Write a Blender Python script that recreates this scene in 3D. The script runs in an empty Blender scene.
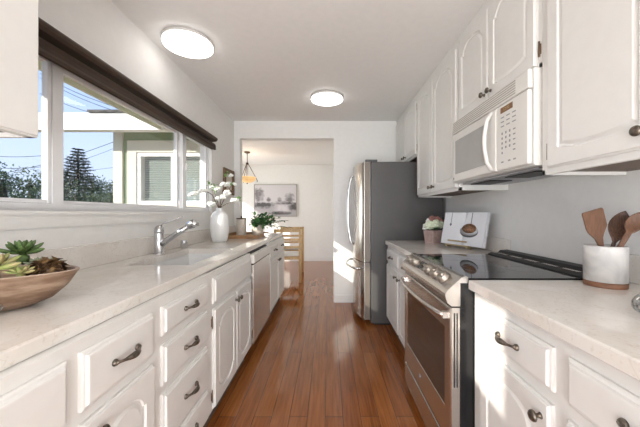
import bpy, bmesh, math, random
from mathutils import Vector, Matrix, Euler, noise
random.seed(7)
sc = bpy.context.scene
COL = sc.collection
PI = math.pi
F = 290.0; CX = 328.5; CY = 213.5; H = 1.2

# ------------------------------------------------------------------ camera
cd = bpy.data.cameras.new('camera'); cam = bpy.data.objects.new('camera', cd); COL.objects.link(cam)
cam.location = (0, 0, H); cam.rotation_euler = (PI/2, 0, 0)
cd.sensor_width = 36; cd.lens = F/640*36; cd.shift_x = -(CX-320)/640; cd.clip_start = 0.02; cd.clip_end = 300
sc.camera = cam
sc.view_settings.view_transform = 'Standard'
sc.view_settings.look = 'None'
sc.view_settings.exposure = 0.80
sc.view_settings.gamma = 1.0
sc.view_settings.use_curve_mapping = False

# ------------------------------------------------------------------ world, sun, large lights
W = bpy.data.worlds.new('world'); sc.world = W; W.use_nodes = True
nt = W.node_tree; nt.nodes.clear()
wo = nt.nodes.new('ShaderNodeOutputWorld'); wb = nt.nodes.new('ShaderNodeBackground')
tc = nt.nodes.new('ShaderNodeTexCoord'); sx = nt.nodes.new('ShaderNodeSeparateXYZ'); cr = nt.nodes.new('ShaderNodeValToRGB')
nt.links.new(tc.outputs['Generated'], sx.inputs[0]); nt.links.new(sx.outputs['Z'], cr.inputs[0])
cr.color_ramp.elements[0].position = 0.0; cr.color_ramp.elements[0].color = (0.62, 0.70, 0.86, 1)
cr.color_ramp.elements[1].position = 0.75; cr.color_ramp.elements[1].color = (0.25, 0.45, 0.88, 1)
e = cr.color_ramp.elements.new(0.32); e.color = (0.42, 0.55, 0.86, 1)
nt.links.new(cr.outputs[0], wb.inputs[0]); wb.inputs[1].default_value = 0.92
nt.links.new(wb.outputs[0], wo.inputs[0])

SUN = Vector((1, 1.1, -0.65)).normalized()
sl = bpy.data.lights.new('sun', 'SUN'); sl.energy = 3.6; sl.angle = 0.01; sl.color = (1.0, 0.93, 0.82)
so = bpy.data.objects.new('sun', sl); COL.objects.link(so); so.location = (-6, -6, 6)
so.rotation_euler = SUN.to_track_quat('-Z', 'Y').to_euler()

def area(name, loc, direction, sx_, sy_, power, color=(1, 1, 1)):
    l = bpy.data.lights.new(name, 'AREA'); l.shape = 'RECTANGLE'; l.size = sx_; l.size_y = sy_; l.energy = power; l.color = color
    o = bpy.data.objects.new(name, l); COL.objects.link(o); o.location = loc
    o.rotation_euler = Vector(direction).to_track_quat('-Z', 'Y').to_euler()
    return o
area('rear_fill_light', (0, -2.95, 1.28), (0, 1, 0.10), 2.2, 2.0, 42, (0.95, 0.975, 1.0))  # added fill lamp behind the camera, soft light along the kitchen
area('rear_ceiling_fill', (0, -2.7, 0.45), (0, 0.85, 1.0), 2.2, 1.0, 56, (0.985, 0.985, 0.98))  # added low lamp aimed upward to brighten the ceiling
area('dining_window_daylight', (-3.05, 6.1, 1.15), (1, 0, 0.15), 1.5, 1.5, 30, (1.0, 0.98, 0.96))

# ------------------------------------------------------------------ materials
def mat(name, color, rough=0.5, metal=0.0, noise_amt=0.0, nscale=20, bump=0.0, bscale=60, emis=None, estr=0, trans=0, ior=1.45, coat=0.0, spec=None, stretch=None, color2=None):
    m = bpy.data.materials.new(name); m.use_nodes = True
    n = m.node_tree.nodes; L = m.node_tree.links; b = n['Principled BSDF']
    b.inputs['Base Color'].default_value = (*color, 1); b.inputs['Roughness'].default_value = rough; b.inputs['Metallic'].default_value = metal
    b.inputs['IOR'].default_value = ior
    if trans: b.inputs['Transmission Weight'].default_value = trans
    if coat: b.inputs['Coat Weight'].default_value = coat; b.inputs['Coat Roughness'].default_value = 0.08
    if spec is not None: b.inputs['Specular IOR Level'].default_value = spec
    if emis: b.inputs['Emission Color'].default_value = (*emis, 1); b.inputs['Emission Strength'].default_value = estr
    t = n.new('ShaderNodeTexCoord'); mp = n.new('ShaderNodeMapping'); L.new(t.outputs['Object'], mp.inputs[0])
    if stretch: mp.inputs['Scale'].default_value = stretch
    nz = n.new('ShaderNodeTexNoise'); nz.inputs['Scale'].default_value = nscale; nz.inputs['Detail'].default_value = 4; L.new(mp.outputs[0], nz.inputs['Vector'])
    c2 = color2 if color2 else tuple(max(0, c*(1-max(noise_amt, 0.02))) for c in color)
    mx = n.new('ShaderNodeMix'); mx.data_type = 'RGBA'
    rr = n.new('ShaderNodeValToRGB'); rr.color_ramp.elements[0].position = 0.38; rr.color_ramp.elements[1].position = 0.62
    L.new(nz.outputs['Fac'], rr.inputs[0]); L.new(rr.outputs[0], mx.inputs['Factor'])
    mx.inputs['A'].default_value = (*color, 1); mx.inputs['B'].default_value = (*c2, 1)
    L.new(mx.outputs['Result'], b.inputs['Base Color'])
    if bump:
        nb = n.new('ShaderNodeTexNoise'); nb.inputs['Scale'].default_value = bscale; L.new(mp.outputs[0], nb.inputs['Vector'])
        bp = n.new('ShaderNodeBump'); bp.inputs['Strength'].default_value = bump; bp.inputs['Distance'].default_value = 0.004
        L.new(nb.outputs['Fac'], bp.inputs['Height']); L.new(bp.outputs[0], b.inputs['Normal'])
    return m

M = {}
M['wall'] = mat('wall_paint', (0.84, 0.83, 0.81), 0.75, bump=0.08, bscale=180)
M['ceil'] = mat('ceiling_paint', (0.88, 0.87, 0.855), 0.8, bump=0.08, bscale=150)
M['cab'] = mat('cabinet_paint', (0.79, 0.78, 0.755), 0.42, bump=0.04, bscale=90)
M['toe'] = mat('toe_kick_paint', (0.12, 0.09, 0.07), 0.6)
M['trim'] = mat('trim_paint', (0.82, 0.81, 0.79), 0.4)
M['vinyl'] = mat('window_vinyl', (0.85, 0.85, 0.86), 0.35)
M['pewter'] = mat('aged_pewter', (0.20, 0.17, 0.14), 0.35, 0.9, 0.5, 90)
M['hinge'] = mat('hinge_bronze', (0.22, 0.15, 0.10), 0.4, 0.8)
M['chrome'] = mat('chrome', (0.62, 0.63, 0.65), 0.2, 1.0)
M['steel'] = mat('stainless_steel', (0.62, 0.59, 0.56), 0.26, 1.0, 0.06, 8, stretch=(1, 1, 60))
M['steel_dw'] = mat('dishwasher_steel', (0.72, 0.71, 0.70), 0.24, 1.0, 0.04, 8)
M['fridge_side'] = mat('fridge_side_paint', (0.085, 0.082, 0.08), 0.42, bump=0.1, bscale=300)
M['steel_fr'] = mat('refrigerator_steel', (0.50, 0.47, 0.44), 0.22, 1.0)
M['edge_taupe'] = mat('door_edge_taupe', (0.17, 0.145, 0.12), 0.4, 0.2)
M['steel_knob'] = mat('satin_knob_steel', (0.42, 0.38, 0.33), 0.38, 0.9)
M['black'] = mat('black_enamel', (0.012, 0.012, 0.013), 0.22)
M['blackmat'] = mat('black_matte', (0.02, 0.02, 0.02), 0.5)
M['glassblack'] = mat('black_ceramic_glass', (0.015, 0.015, 0.017), 0.04)
M['ovenglass'] = mat('oven_glass', (0.05, 0.03, 0.022), 0.07)
M['appl'] = mat('appliance_white', (0.78, 0.765, 0.73), 0.28)
M['appl_grey'] = mat('microwave_window', (0.42, 0.42, 0.41), 0.22)
M['grille'] = mat('grille_shadow', (0.42, 0.40, 0.36), 0.5)
M['under'] = mat('microwave_underside', (0.35, 0.35, 0.37), 0.35, 0.6)
M['key'] = mat('keypad_print', (0.30, 0.30, 0.32), 0.6)
M['amber'] = mat('display_amber', (0.16, 0.07, 0.02), 0.3, emis=(1.0, 0.45, 0.1), estr=0.03)
M['plate'] = mat('outlet_plastic', (0.85, 0.85, 0.84), 0.35)
M['sinkw'] = mat('sink_porcelain', (0.80, 0.80, 0.79), 0.15)
M['ceramic'] = mat('white_ceramic', (0.86, 0.86, 0.85), 0.35)
M['cream'] = mat('cream_stoneware', (0.66, 0.60, 0.52), 0.5, noise_amt=0.15, nscale=30)
M['blind'] = mat('blind_fabric', (0.045, 0.027, 0.018), 0.8, bump=0.2, bscale=300)
M['blind2'] = mat('blind_cassette', (0.055, 0.033, 0.022), 0.6)
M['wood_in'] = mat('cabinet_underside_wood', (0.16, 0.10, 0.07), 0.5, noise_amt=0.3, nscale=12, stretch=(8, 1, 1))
M['oak'] = mat('light_oak', (0.72, 0.49, 0.25), 0.4, noise_amt=0.25, nscale=14, stretch=(6, 6, 1))
M['traywood'] = mat('tray_wood', (0.48, 0.27, 0.13), 0.5, noise_amt=0.35, nscale=14, stretch=(1, 6, 6))
M['spat'] = mat('spatula_wood', (0.20, 0.10, 0.06), 0.5, noise_amt=0.25, nscale=24, stretch=(8, 8, 1))
M['darkwood'] = mat('dark_spoon_wood', (0.11, 0.055, 0.035), 0.45, noise_amt=0.5, nscale=30, stretch=(8, 8, 1))
M['acacia'] = mat('acacia_band', (0.22, 0.10, 0.055), 0.5, noise_amt=0.3, nscale=20)
M['bowl'] = mat('bowl_wood', (0.20, 0.12, 0.075), 0.6, nscale=9, bump=0.3, bscale=60, stretch=(1, 1, 4), color2=(0.38, 0.27, 0.19))
M['bowlrim'] = mat('bowl_rim_wood', (0.55, 0.42, 0.33), 0.6, noise_amt=0.25, nscale=40)
M['leaf'] = mat('leaf_green', (0.06, 0.17, 0.05), 0.5, noise_amt=0.4, nscale=25)
M['leaf_l'] = mat('leaf_pale_green', (0.22, 0.42, 0.12), 0.5, noise_amt=0.3, nscale=25)
M['succ'] = mat('succulent_green', (0.26, 0.31, 0.10), 0.45, nscale=30, color2=(0.40, 0.30, 0.16))
M['succ2'] = mat('succulent_dark_green', (0.10, 0.17, 0.05), 0.45, noise_amt=0.3, nscale=30)
M['succ3'] = mat('succulent_grey_green', (0.30, 0.35, 0.24), 0.5, noise_amt=0.2)
M['dry'] = mat('dried_pod_brown', (0.07, 0.035, 0.02), 0.6, nscale=60, color2=(0.22, 0.13, 0.05))
M['petal'] = mat('white_petal', (0.88, 0.88, 0.84), 0.6)
M['petal_g'] = mat('pale_green_petal', (0.74, 0.80, 0.62), 0.6)
M['petal_r'] = mat('dusty_pink_petal', (0.42, 0.20, 0.17), 0.6, noise_amt=0.3)
M['twig'] = mat('twig_bark', (0.10, 0.06, 0.04), 0.7)
M['pinkpot'] = mat('pink_pot_glaze', (0.50, 0.36, 0.33), 0.35, noise_amt=0.2, nscale=30)
M['paper'] = mat('book_paper', (0.78, 0.79, 0.82), 0.6)
M['ink'] = mat('printed_grey', (0.20, 0.20, 0.23), 0.6)
M['ink_l'] = mat('printed_pale_grey', (0.62, 0.62, 0.65), 0.6)
M['pie'] = mat('printed_pie', (0.42, 0.22, 0.12), 0.6, noise_amt=0.6, nscale=80)
M['brass'] = mat('brass_ledge', (0.42, 0.33, 0.19), 0.35, 0.7)
M['silver'] = mat('silver_filigree', (0.6, 0.6, 0.58), 0.3, 1.0, 0.5, 80)
M['bronze'] = mat('pendant_bronze', (0.09, 0.06, 0.04), 0.4, 0.7)
M['alab'] = mat('amber_glass', (0.78, 0.54, 0.26), 0.4, nscale=18, noise_amt=0.3, emis=(1.0, 0.62, 0.28), estr=0.35)
M['lamp'] = mat('lamp_diffuser', (0.9, 0.9, 0.9), 0.4, emis=(1.0, 0.975, 0.94), estr=2.4)
M['lampring'] = mat('lamp_ring', (0.6, 0.58, 0.55), 0.4)
M['cushion'] = mat('white_cushion', (0.82, 0.81, 0.79), 0.9, bump=0.2, bscale=200)
M['frame_g'] = mat('picture_frame_grey', (0.36, 0.34, 0.31), 0.5)
M['frame_b'] = mat('wicker_brown', (0.22, 0.13, 0.07), 0.6, noise_amt=0.5, nscale=90, bump=0.5, bscale=150)
M['sage'] = mat('sage_siding', (0.36, 0.42, 0.30), 0.7)
M['extcream'] = mat('exterior_cream', (0.66, 0.63, 0.54), 0.6)
M['fascia'] = mat('fascia_white', (0.82, 0.81, 0.78), 0.5)
M['soffit'] = mat('soffit_paint', (0.62, 0.63, 0.50), 0.7)
M['roof'] = mat('roof_shingle', (0.16, 0.15, 0.14), 0.9, noise_amt=0.4)
M['curtain'] = mat('window_screen_grey', (0.24, 0.265, 0.235), 0.5)
M['grass'] = mat('lawn', (0.10, 0.14, 0.05), 0.9, noise_amt=0.5, nscale=2)
M['bark'] = mat('bark', (0.09, 0.07, 0.05), 0.9, noise_amt=0.4)
M['tree'] = mat('tree_leaf', (0.14, 0.19, 0.10), 0.7, noise_amt=0.5, nscale=1.2)
M['tree2'] = mat('tree_leaf_olive', (0.23, 0.27, 0.15), 0.7, noise_amt=0.4, nscale=1.2)
M['pine'] = mat('pine_needle', (0.10, 0.14, 0.115), 0.7, noise_amt=0.4, nscale=1.2)
M['wire'] = mat('power_line', (0.03, 0.03, 0.035), 0.6)
M['soil'] = mat('soil', (0.05, 0.035, 0.025), 0.9)

# glass that lets light through
def glassmat():
    m = bpy.data.materials.new('window_glass'); m.use_nodes = True
    n = m.node_tree.nodes; L = m.node_tree.links; n.clear()
    o = n.new('ShaderNodeOutputMaterial'); t = n.new('ShaderNodeBsdfTransparent'); g = n.new('ShaderNodeBsdfGlossy')
    t.inputs[0].default_value = (0.96, 0.975, 0.97, 1); g.inputs['Roughness'].default_value = 0.01
    lw = n.new('ShaderNodeLayerWeight'); lw.inputs[0].default_value = 0.5
    pw = n.new('ShaderNodeMath'); pw.operation = 'POWER'; pw.inputs[1].default_value = 4.0; L.new(lw.outputs['Facing'], pw.inputs[0])
    fr = n.new('ShaderNodeMath'); fr.operation = 'MULTIPLY_ADD'; fr.inputs[1].default_value = 0.35; fr.inputs[2].default_value = 0.03; L.new(pw.outputs[0], fr.inputs[0])
    mx = n.new('ShaderNodeMixShader'); L.new(fr.outputs[0], mx.inputs[0]); L.new(t.outputs[0], mx.inputs[1]); L.new(g.outputs[0], mx.inputs[2])
    L.new(mx.outputs[0], o.inputs[0]); return m
M['glass'] = glassmat()

def quartz():
    m = mat('quartz_countertop', (0.74, 0.70, 0.655), 0.10); n = m.node_tree.nodes; L = m.node_tree.links; b = n['Principled BSDF']
    t = n.new('ShaderNodeTexCoord')
    a = n.new('ShaderNodeTexNoise'); a.inputs['Scale'].default_value = 3.2; a.inputs['Detail'].default_value = 8; a.inputs['Distortion'].default_value = 1.4
    L.new(t.outputs['Object'], a.inputs['Vector'])
    r = n.new('ShaderNodeValToRGB'); el = r.color_ramp.elements
    el[0].position = 0.35; el[0].color = (0.73, 0.685, 0.63, 1); el[1].position = 0.62; el[1].color = (0.80, 0.77, 0.73, 1)
    x = el.new(0.495); x.color = (0.77, 0.73, 0.68, 1); x = el.new(0.505); x.color = (0.70, 0.65, 0.59, 1); x = el.new(0.515); x.color = (0.775, 0.735, 0.685, 1)
    L.new(a.outputs['Fac'], r.inputs[0])
    s = n.new('ShaderNodeTexNoise'); s.inputs['Scale'].default_value = 90; s.inputs['Detail'].default_value = 3; L.new(t.outputs['Object'], s.inputs['Vector'])
    r2 = n.new('ShaderNodeValToRGB'); r2.color_ramp.elements[0].position = 0.58; r2.color_ramp.elements[1].position = 0.70
    r2.color_ramp.elements[0].color = (1, 1, 1, 1); r2.color_ramp.elements[1].color = (0.90, 0.87, 0.84, 1); L.new(s.outputs['Fac'], r2.inputs[0])
    mu = n.new('ShaderNodeMix'); mu.data_type = 'RGBA'; mu.blend_type = 'MULTIPLY'; mu.inputs['Factor'].default_value = 1
    L.new(r.outputs[0], mu.inputs['A']); L.new(r2.outputs[0], mu.inputs['B']); L.new(mu.outputs['Result'], b.inputs['Base Color'])
    return m
M['quartz'] = quartz()

def marble():
    m = mat('marble_crock', (0.74, 0.72, 0.70), 0.35); n = m.node_tree.nodes; L = m.node_tree.links; b = n['Principled BSDF']
    t = n.new('ShaderNodeTexCoord')
    a = n.new('ShaderNodeTexNoise'); a.inputs['Scale'].default_value = 9; a.inputs['Detail'].default_value = 8; a.inputs['Distortion'].default_value = 1.2
    L.new(t.outputs['Object'], a.inputs['Vector'])
    r = n.new('ShaderNodeValToRGB'); el = r.color_ramp.elements
    el[0].position = 0.3; el[0].color = (0.55, 0.54, 0.53, 1); el[1].position = 0.6; el[1].color = (0.78, 0.76, 0.74, 1)
    L.new(a.outputs['Fac'], r.inputs[0]); L.new(r.outputs[0], b.inputs['Base Color']); return m
M['marble'] = marble()

def planks():
    m = bpy.data.materials.new('cherry_plank_floor'); m.use_nodes = True
    n = m.node_tree.nodes; L = m.node_tree.links; b = n['Principled BSDF']
    t = n.new('ShaderNodeTexCoord'); mp = n.new('ShaderNodeMapping'); mp.inputs['Rotation'].default_value = (0, 0, PI/2); mp.inputs['Location'].default_value = (0.3, 0.045, 0)
    L.new(t.outputs['Object'], mp.inputs[0])
    bk = n.new('ShaderNodeTexBrick'); bk.offset = 0.37; bk.offset_frequency = 2; bk.squash = 1
    bk.inputs['Scale'].default_value = 1.0; bk.inputs['Brick Width'].default_value = 1.25; bk.inputs['Row Height'].default_value = 0.105
    bk.inputs['Mortar Size'].default_value = 0.0016; bk.inputs['Mortar Smooth'].default_value = 0.2; bk.inputs['Bias'].default_value = 0.0
    bk.inputs['Color1'].default_value = (0.29, 0.095, 0.024, 1); bk.inputs['Color2'].default_value = (0.385, 0.145, 0.042, 1); bk.inputs['Mortar'].default_value = (0.06, 0.02, 0.01, 1)
    L.new(mp.outputs[0], bk.inputs['Vector'])
    m2 = n.new('ShaderNodeMapping'); m2.inputs['Scale'].default_value = (28, 1.4, 1); L.new(t.outputs['Object'], m2.inputs[0])
    g = n.new('ShaderNodeTexNoise'); g.inputs['Scale'].default_value = 2.2; g.inputs['Detail'].default_value = 7; g.inputs['Distortion'].default_value = 0.6; L.new(m2.outputs[0], g.inputs['Vector'])
    r = n.new('ShaderNodeValToRGB'); r.color_ramp.elements[0].position = 0.3; r.color_ramp.elements[0].color = (0.66, 0.60, 0.56, 1); r.color_ramp.elements[1].position = 0.7; r.color_ramp.elements[1].color = (1.12, 1.1, 1.08, 1)
    L.new(g.outputs['Fac'], r.inputs[0])
    mu = n.new('ShaderNodeMix'); mu.data_type = 'RGBA'; mu.blend_type = 'MULTIPLY'; mu.inputs['Factor'].default_value = 1
    L.new(bk.outputs['Color'], mu.inputs['A']); L.new(r.outputs[0], mu.inputs['B']); L.new(mu.outputs['Result'], b.inputs['Base Color'])
    b.inputs['Roughness'].default_value = 0.10; b.inputs['Coat Weight'].default_value = 0.2; b.inputs['Coat Roughness'].default_value = 0.1
    nb = n.new('ShaderNodeTexNoise'); nb.inputs['Scale'].default_value = 5; nb.inputs['Detail'].default_value = 2; L.new(t.outputs['Object'], nb.inputs['Vector'])
    bp = n.new('ShaderNodeBump'); bp.inputs['Strength'].default_value = 0.02; bp.inputs['Distance'].default_value = 0.02; L.new(nb.outputs['Fac'], bp.inputs['Height'])
    bp2 = n.new('ShaderNodeBump'); bp2.inputs['Strength'].default_value = 0.15; bp2.inputs['Distance'].default_value = 0.002; bp2.invert = True
    L.new(bk.outputs['Fac'], bp2.inputs['Height']); L.new(bp.outputs[0], bp2.inputs['Normal']); L.new(bp2.outputs[0], b.inputs['Normal'])
    return m
M['floor'] = planks()

def siding():
    m = mat('sage_lap_siding', (0.30, 0.37, 0.24), 0.7); n = m.node_tree.nodes; L = m.node_tree.links; b = n['Principled BSDF']
    t = n.new('ShaderNodeTexCoord'); w = n.new('ShaderNodeTexWave'); w.bands_direction = 'Z'; w.wave_profile = 'SAW'; w.inputs['Scale'].default_value = 1.57
    L.new(t.outputs['Object'], w.inputs['Vector'])
    bp = n.new('ShaderNodeBump'); bp.inputs['Strength'].default_value = 0.8; bp.inputs['Distance'].default_value = 0.02; L.new(w.outputs['Fac'], bp.inputs['Height']); L.new(bp.outputs[0], b.inputs['Normal'])
    return m
M['siding'] = siding()

def painting():
    m = bpy.data.materials.new('misty_landscape_print'); m.use_nodes = True
    n = m.node_tree.nodes; L = m.node_tree.links; b = n['Principled BSDF']; b.inputs['Roughness'].default_value = 0.6
    t = n.new('ShaderNodeTexCoord'); s = n.new('ShaderNodeSeparateXYZ'); L.new(t.outputs['Generated'], s.inputs[0])
    def math_(op, a, b_=None, clamp=False):
        q = n.new('ShaderNodeMath'); q.operation = op; q.use_clamp = clamp
        for i, v in enumerate((a, b_)):
            if v is None: continue
            if isinstance(v, (int, float)): q.inputs[i].default_value = v
            else: L.new(v, q.inputs[i])
        return q.outputs[0]
    nz = n.new('ShaderNodeTexNoise'); nz.inputs['Scale'].default_value = 9; nz.inputs['Detail'].default_value = 6; L.new(t.outputs['Generated'], nz.inputs['Vector'])
    nn = math_('SUBTRACT', nz.outputs['Fac'], 0.5)
    X = s.outputs['X']; Z = math_('ADD', s.outputs['Z'], math_('MULTIPLY', nn, 0.12))
    # meadow band and clumps of trees
    def blob(cx, cz, rx, rz):
        a = math_('DIVIDE', math_('SUBTRACT', X, cx), rx); c = math_('DIVIDE', math_('SUBTRACT', s.outputs['Z'], cz), rz)
        d = math_('ADD', math_('MULTIPLY', a, a), math_('MULTIPLY', c, c))
        d = math_('SUBTRACT', 1.0, math_('ADD', d, math_('MULTIPLY', nn, 2.6)), True); return d
    dark = blob(0.10, 0.68, 0.15, 0.26)
    for q in ((0.33, 0.53, 0.06, 0.10), (0.60, 0.53, 0.06, 0.13), (0.85, 0.57, 0.13, 0.2), (0.72, 0.42, 0.32, 0.07), (0.2, 0.35, 0.3, 0.12), (0.93, 0.28, 0.16, 0.15), (0.62, 0.10, 0.3, 0.07)):
        dark = math_('MAXIMUM', dark, blob(*q))
    land = math_('LESS_THAN', Z, 0.43)
    path = blob(0.68, 0.26, 0.26, 0.22)
    v = math_('SUBTRACT', 0.66, math_('MULTIPLY', land, 0.22)); v = math_('SUBTRACT', v, math_('MULTIPLY', dark, 0.45)); v = math_('ADD', v, math_('MULTIPLY', path, 0.25)); v = math_('MAXIMUM', v, 0.10)
    cb = n.new('ShaderNodeCombineColor'); L.new(v, cb.inputs[0]); L.new(math_('MULTIPLY', v, 0.96), cb.inputs[1]); L.new(v, cb.inputs[2])
    L.new(cb.outputs[0], b.inputs['Base Color']); return m
M['painting'] = painting()

# ------------------------------------------------------------------ mesh helpers
class MB:
    def __init__(s): s.v = []; s.f = []; s.sm = []; s.mi = []; s.cm = 0
    def add(s, verts, faces, smooth=False, T=None):
        o = len(s.v)
        for p in verts:
            p = Vector(p)
            if T is not None: p = T @ p
            s.v.append(p)
        for f in faces: s.f.append([o+i for i in f]); s.sm.append(smooth); s.mi.append(s.cm)
        return s
    def box(s, x0, x1, y0, y1, z0, z1, T=None):
        return s.add([(x0, y0, z0), (x1, y0, z0), (x1, y1, z0), (x0, y1, z0), (x0, y0, z1), (x1, y0, z1), (x1, y1, z1), (x0, y1, z1)],
                     [(0, 3, 2, 1), (4, 5, 6, 7), (0, 1, 5, 4), (1, 2, 6, 5), (2, 3, 7, 6), (3, 0, 4, 7)], False, T)
    def bbox(s, x0, x1, y0, y1, z0, z1, b=0.003, T=None):
        bm = bmesh.new(); bmesh.ops.create_cube(bm, size=1)
        for v in bm.verts: v.co = Vector(((x0+x1)/2+v.co.x*(x1-x0), (y0+y1)/2+v.co.y*(y1-y0), (z0+z1)/2+v.co.z*(z1-z0)))
        bmesh.ops.bevel(bm, geom=bm.edges[:], offset=b, segments=2, profile=0.5, affect='EDGES')
        s.add([v.co.copy() for v in bm.verts], [[v.index for v in f.verts] for f in bm.faces], False, T); bm.free(); return s
    def loops(s, ls, cap0=True, cap1=True, smooth=False, closed=True, T=None):
        n = len(ls[0]); vs = [p for l in ls for p in l]; fs = []
        for i in range(len(ls)-1):
            for j in range(n if closed else n-1):
                k = (j+1) % n; fs.append((i*n+j, i*n+k, (i+1)*n+k, (i+1)*n+j))
        if cap0: fs.append(tuple(range(n-1, -1, -1)))
        if cap1: fs.append(tuple((len(ls)-1)*n+j for j in range(n)))
        return s.add(vs, fs, smooth, T)
    def lathe(s, prof, seg=24, T=None, cap0=True, cap1=True, ax=(0, 0, 0), fn=None):
        ls = []
        for r, z in prof:
            ls.append([Vector((ax[0]+(r*(fn(2*PI*j/seg, z) if fn else 1))*math.cos(2*PI*j/seg), ax[1]+(r*(fn(2*PI*j/seg, z) if fn else 1))*math.sin(2*PI*j/seg), ax[2]+z)) for j in range(seg)])
        return s.loops(ls, cap0, cap1, True, True, T)
    def tube(s, pts, r, seg=8, T=None, flat=None):
        pts = [Vector(p) for p in pts]; n = len(pts)
        rs = r if isinstance(r, (list, tuple)) else [r]*n
        ls = []; up = Vector((0, 0, 1)); prev = None
        for i, p in enumerate(pts):
            d = (pts[min(i+1, n-1)]-pts[max(i-1, 0)]).normalized()
            if prev is None:
                a = d.cross(up)
                if a.length < 0.05: a = d.cross(Vector((1, 0, 0)))
            else: a = prev - d*prev.dot(d)
            a.normalize(); b = d.cross(a); prev = a
            fl = flat if flat else 1
            ls.append([p + (a*math.cos(2*PI*j/seg)+b*fl*math.sin(2*PI*j/seg))*rs[i] for j in range(seg)])
        return s.loops(ls, True, True, True, True, T)
    def prism(s, poly, axis, a0, a1, T=None, smooth=False):
        def mk(p, a):
            return (a, p[0], p[1]) if axis == 'x' else ((p[0], a, p[1]) if axis == 'y' else (p[0], p[1], a))
        return s.loops([[mk(p, a0) for p in poly], [mk(p, a1) for p in poly]], True, True, smooth, True, T)
    def ico(s, c, r, sub=1, sc_=(1, 1, 1), T=None, disp=0):
        bm = bmesh.new(); bmesh.ops.create_icosphere(bm, subdivisions=sub, radius=1)
        vs = []
        for v in bm.verts:
            k = 1+disp*noise.noise(v.co*2+Vector(c)*7)
            vs.append(Vector((c[0]+v.co.x*r*sc_[0]*k, c[1]+v.co.y*r*sc_[1]*k, c[2]+v.co.z*r*sc_[2]*k)))
        s.add(vs, [[v.index for v in f.verts] for f in bm.faces], True, T); bm.free(); return s
    def leaf(s, p, d, up, L_, w, bend=0.2, fold=0.15):
        d = Vector(d).normalized(); a = d.cross(Vector(up))
        if a.length < 0.01: a = d.cross(Vector((1, 0, 0.2)))
        a.normalize(); n = a.cross(d); p = Vector(p)
        vs = [p, p+d*L_*.35+a*w*.5+n*fold*w, p+d*L_*.7+a*w*.38+n*(fold*w-bend*L_*.3), p+d*L_-n*bend*L_*.6, p+d*L_*.7-a*w*.38+n*(fold*w-bend*L_*.3), p+d*L_*.35-a*w*.5+n*fold*w, p+d*L_*.35, p+d*L_*.7-n*bend*L_*.3]
        return s.add(vs, [(0, 6, 1), (1, 6, 7, 2), (2, 7, 3), (0, 5, 6), (5, 4, 7, 6), (4, 3, 7)], True)
    def build(s, name, m, parent=None, T=None):
        if T is not None: s.v = [T @ p for p in s.v]
        if parent is not None: off = parent_world(parent)
        else:
            xs = [p.x for p in s.v]; ys = [p.y for p in s.v]; zs = [p.z for p in s.v]
            off = Vector(((min(xs)+max(xs))/2, (min(ys)+max(ys))/2, min(zs)))
        me = bpy.data.meshes.new(name); me.from_pydata([p-off for p in s.v], [], s.f)
        ms = m if isinstance(m, (list, tuple)) else [m]
        for q in ms: me.materials.append(M[q] if isinstance(q, str) else q)
        me.polygons.foreach_set('use_smooth', s.sm); me.polygons.foreach_set('material_index', s.mi)
        bm = bmesh.new(); bm.from_mesh(me)
        if len(bm.faces) < 20000: bmesh.ops.recalc_face_normals(bm, faces=bm.faces[:])
        bm.to_mesh(me); bm.free(); me.update()
        o = bpy.data.objects.new(name, me); COL.objects.link(o)
        if parent is not None: o.parent = parent
        else: o.location = off
        return o
def parent_world(p):
    w = Vector((0, 0, 0))
    while p is not None: w += p.location; p = p.parent
    return w
def thing(name, label, cat, loc, group=None):
    o = bpy.data.objects.new(name, None); COL.objects.link(o); o.location = loc; o.empty_display_size = 0.05
    o['label'] = label; o['category'] = cat
    if group: o['group'] = group
    return o
def tag(o, label, cat, group=None):
    o['label'] = label; o['category'] = cat
    if group: o['group'] = group
    return o
def struct(name, mb, m, parent=None):
    o = mb.build(name, m, parent); o['kind'] = 'structure'; return o
def frame(origin, ax, ay, az):
    T = Matrix.Identity(4)
    for i, a in enumerate((ax, ay, az)):
        a = Vector(a)
        for j in range(3): T[j][i] = a[j]
    for j in range(3): T[j][3] = origin[j]
    return T
def LF(x, y, z): return frame((x, y, z), (0, 1, 0), (0, 0, 1), (1, 0, 0))     # local: u along +y, v up, n out (+x): left run
def RF(x, y, z): return frame((x, y, z), (0, 1, 0), (0, 0, 1), (-1, 0, 0))    # right run, n out (-x)

# ------------------------------------------------------------------ room shell
WL, WR, HC, YB = -1.277, 1.267, 2.45, 3.92
DX0, DX1, DYW, DYB, HD = -2.74, 0.16, 3.921, 7.33, 2.43
struct('floor', MB().box(-3.5, 1.45, -3.1, 7.5, -0.12, 0), 'floor')
WY0, WY1, WZ0, WZ1 = 0.975, 3.17, 1.212, 1.97
b = MB()
b.box(WL-.13, WL, -3.0, -1.21, 0, HC); b.box(WL-.13, WL, -1.21, -.80, 0, 1.72); b.box(WL-.13, WL, -1.21, -.80, 2.17, HC)  # unseen slit added in the wall so a sun patch reaches the right cabinets
b.box(WL-.13, WL, -.80, WY0, 0, HC); b.box(WL-.13, WL, WY0, WY1, 0, WZ0); b.box(WL-.13, WL, WY0, WY1, WZ1, HC); b.box(WL-.13, WL, WY1, YB+.12, 0, HC)
struct('wall_left', b, 'wall')
struct('wall_right', MB().box(WR, WR+.12, -3.0, YB+.12, 0, HC), 'wall')
b = MB(); b.box(WL, -1.2, YB, YB+.12, .917, HC); b.box(-1.2, .085, YB, YB+.12, 2.216, HC); b.box(.085, WR, YB, YB+.12, 0, HC)
struct('wall_far', b, 'wall')
b = MB(); b.box(WL, -1.15, -3.12, -3.0, 0, HC); b.box(-1.15, 1.15, -3.12, -3.0, 2.3, HC); b.box(1.15, WR, -3.12, -3.0, 0, HC); b.box(-1.15, 1.15, -3.12, -3.0, 0, .25)
struct('wall_rear', b, 'wall')
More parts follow.
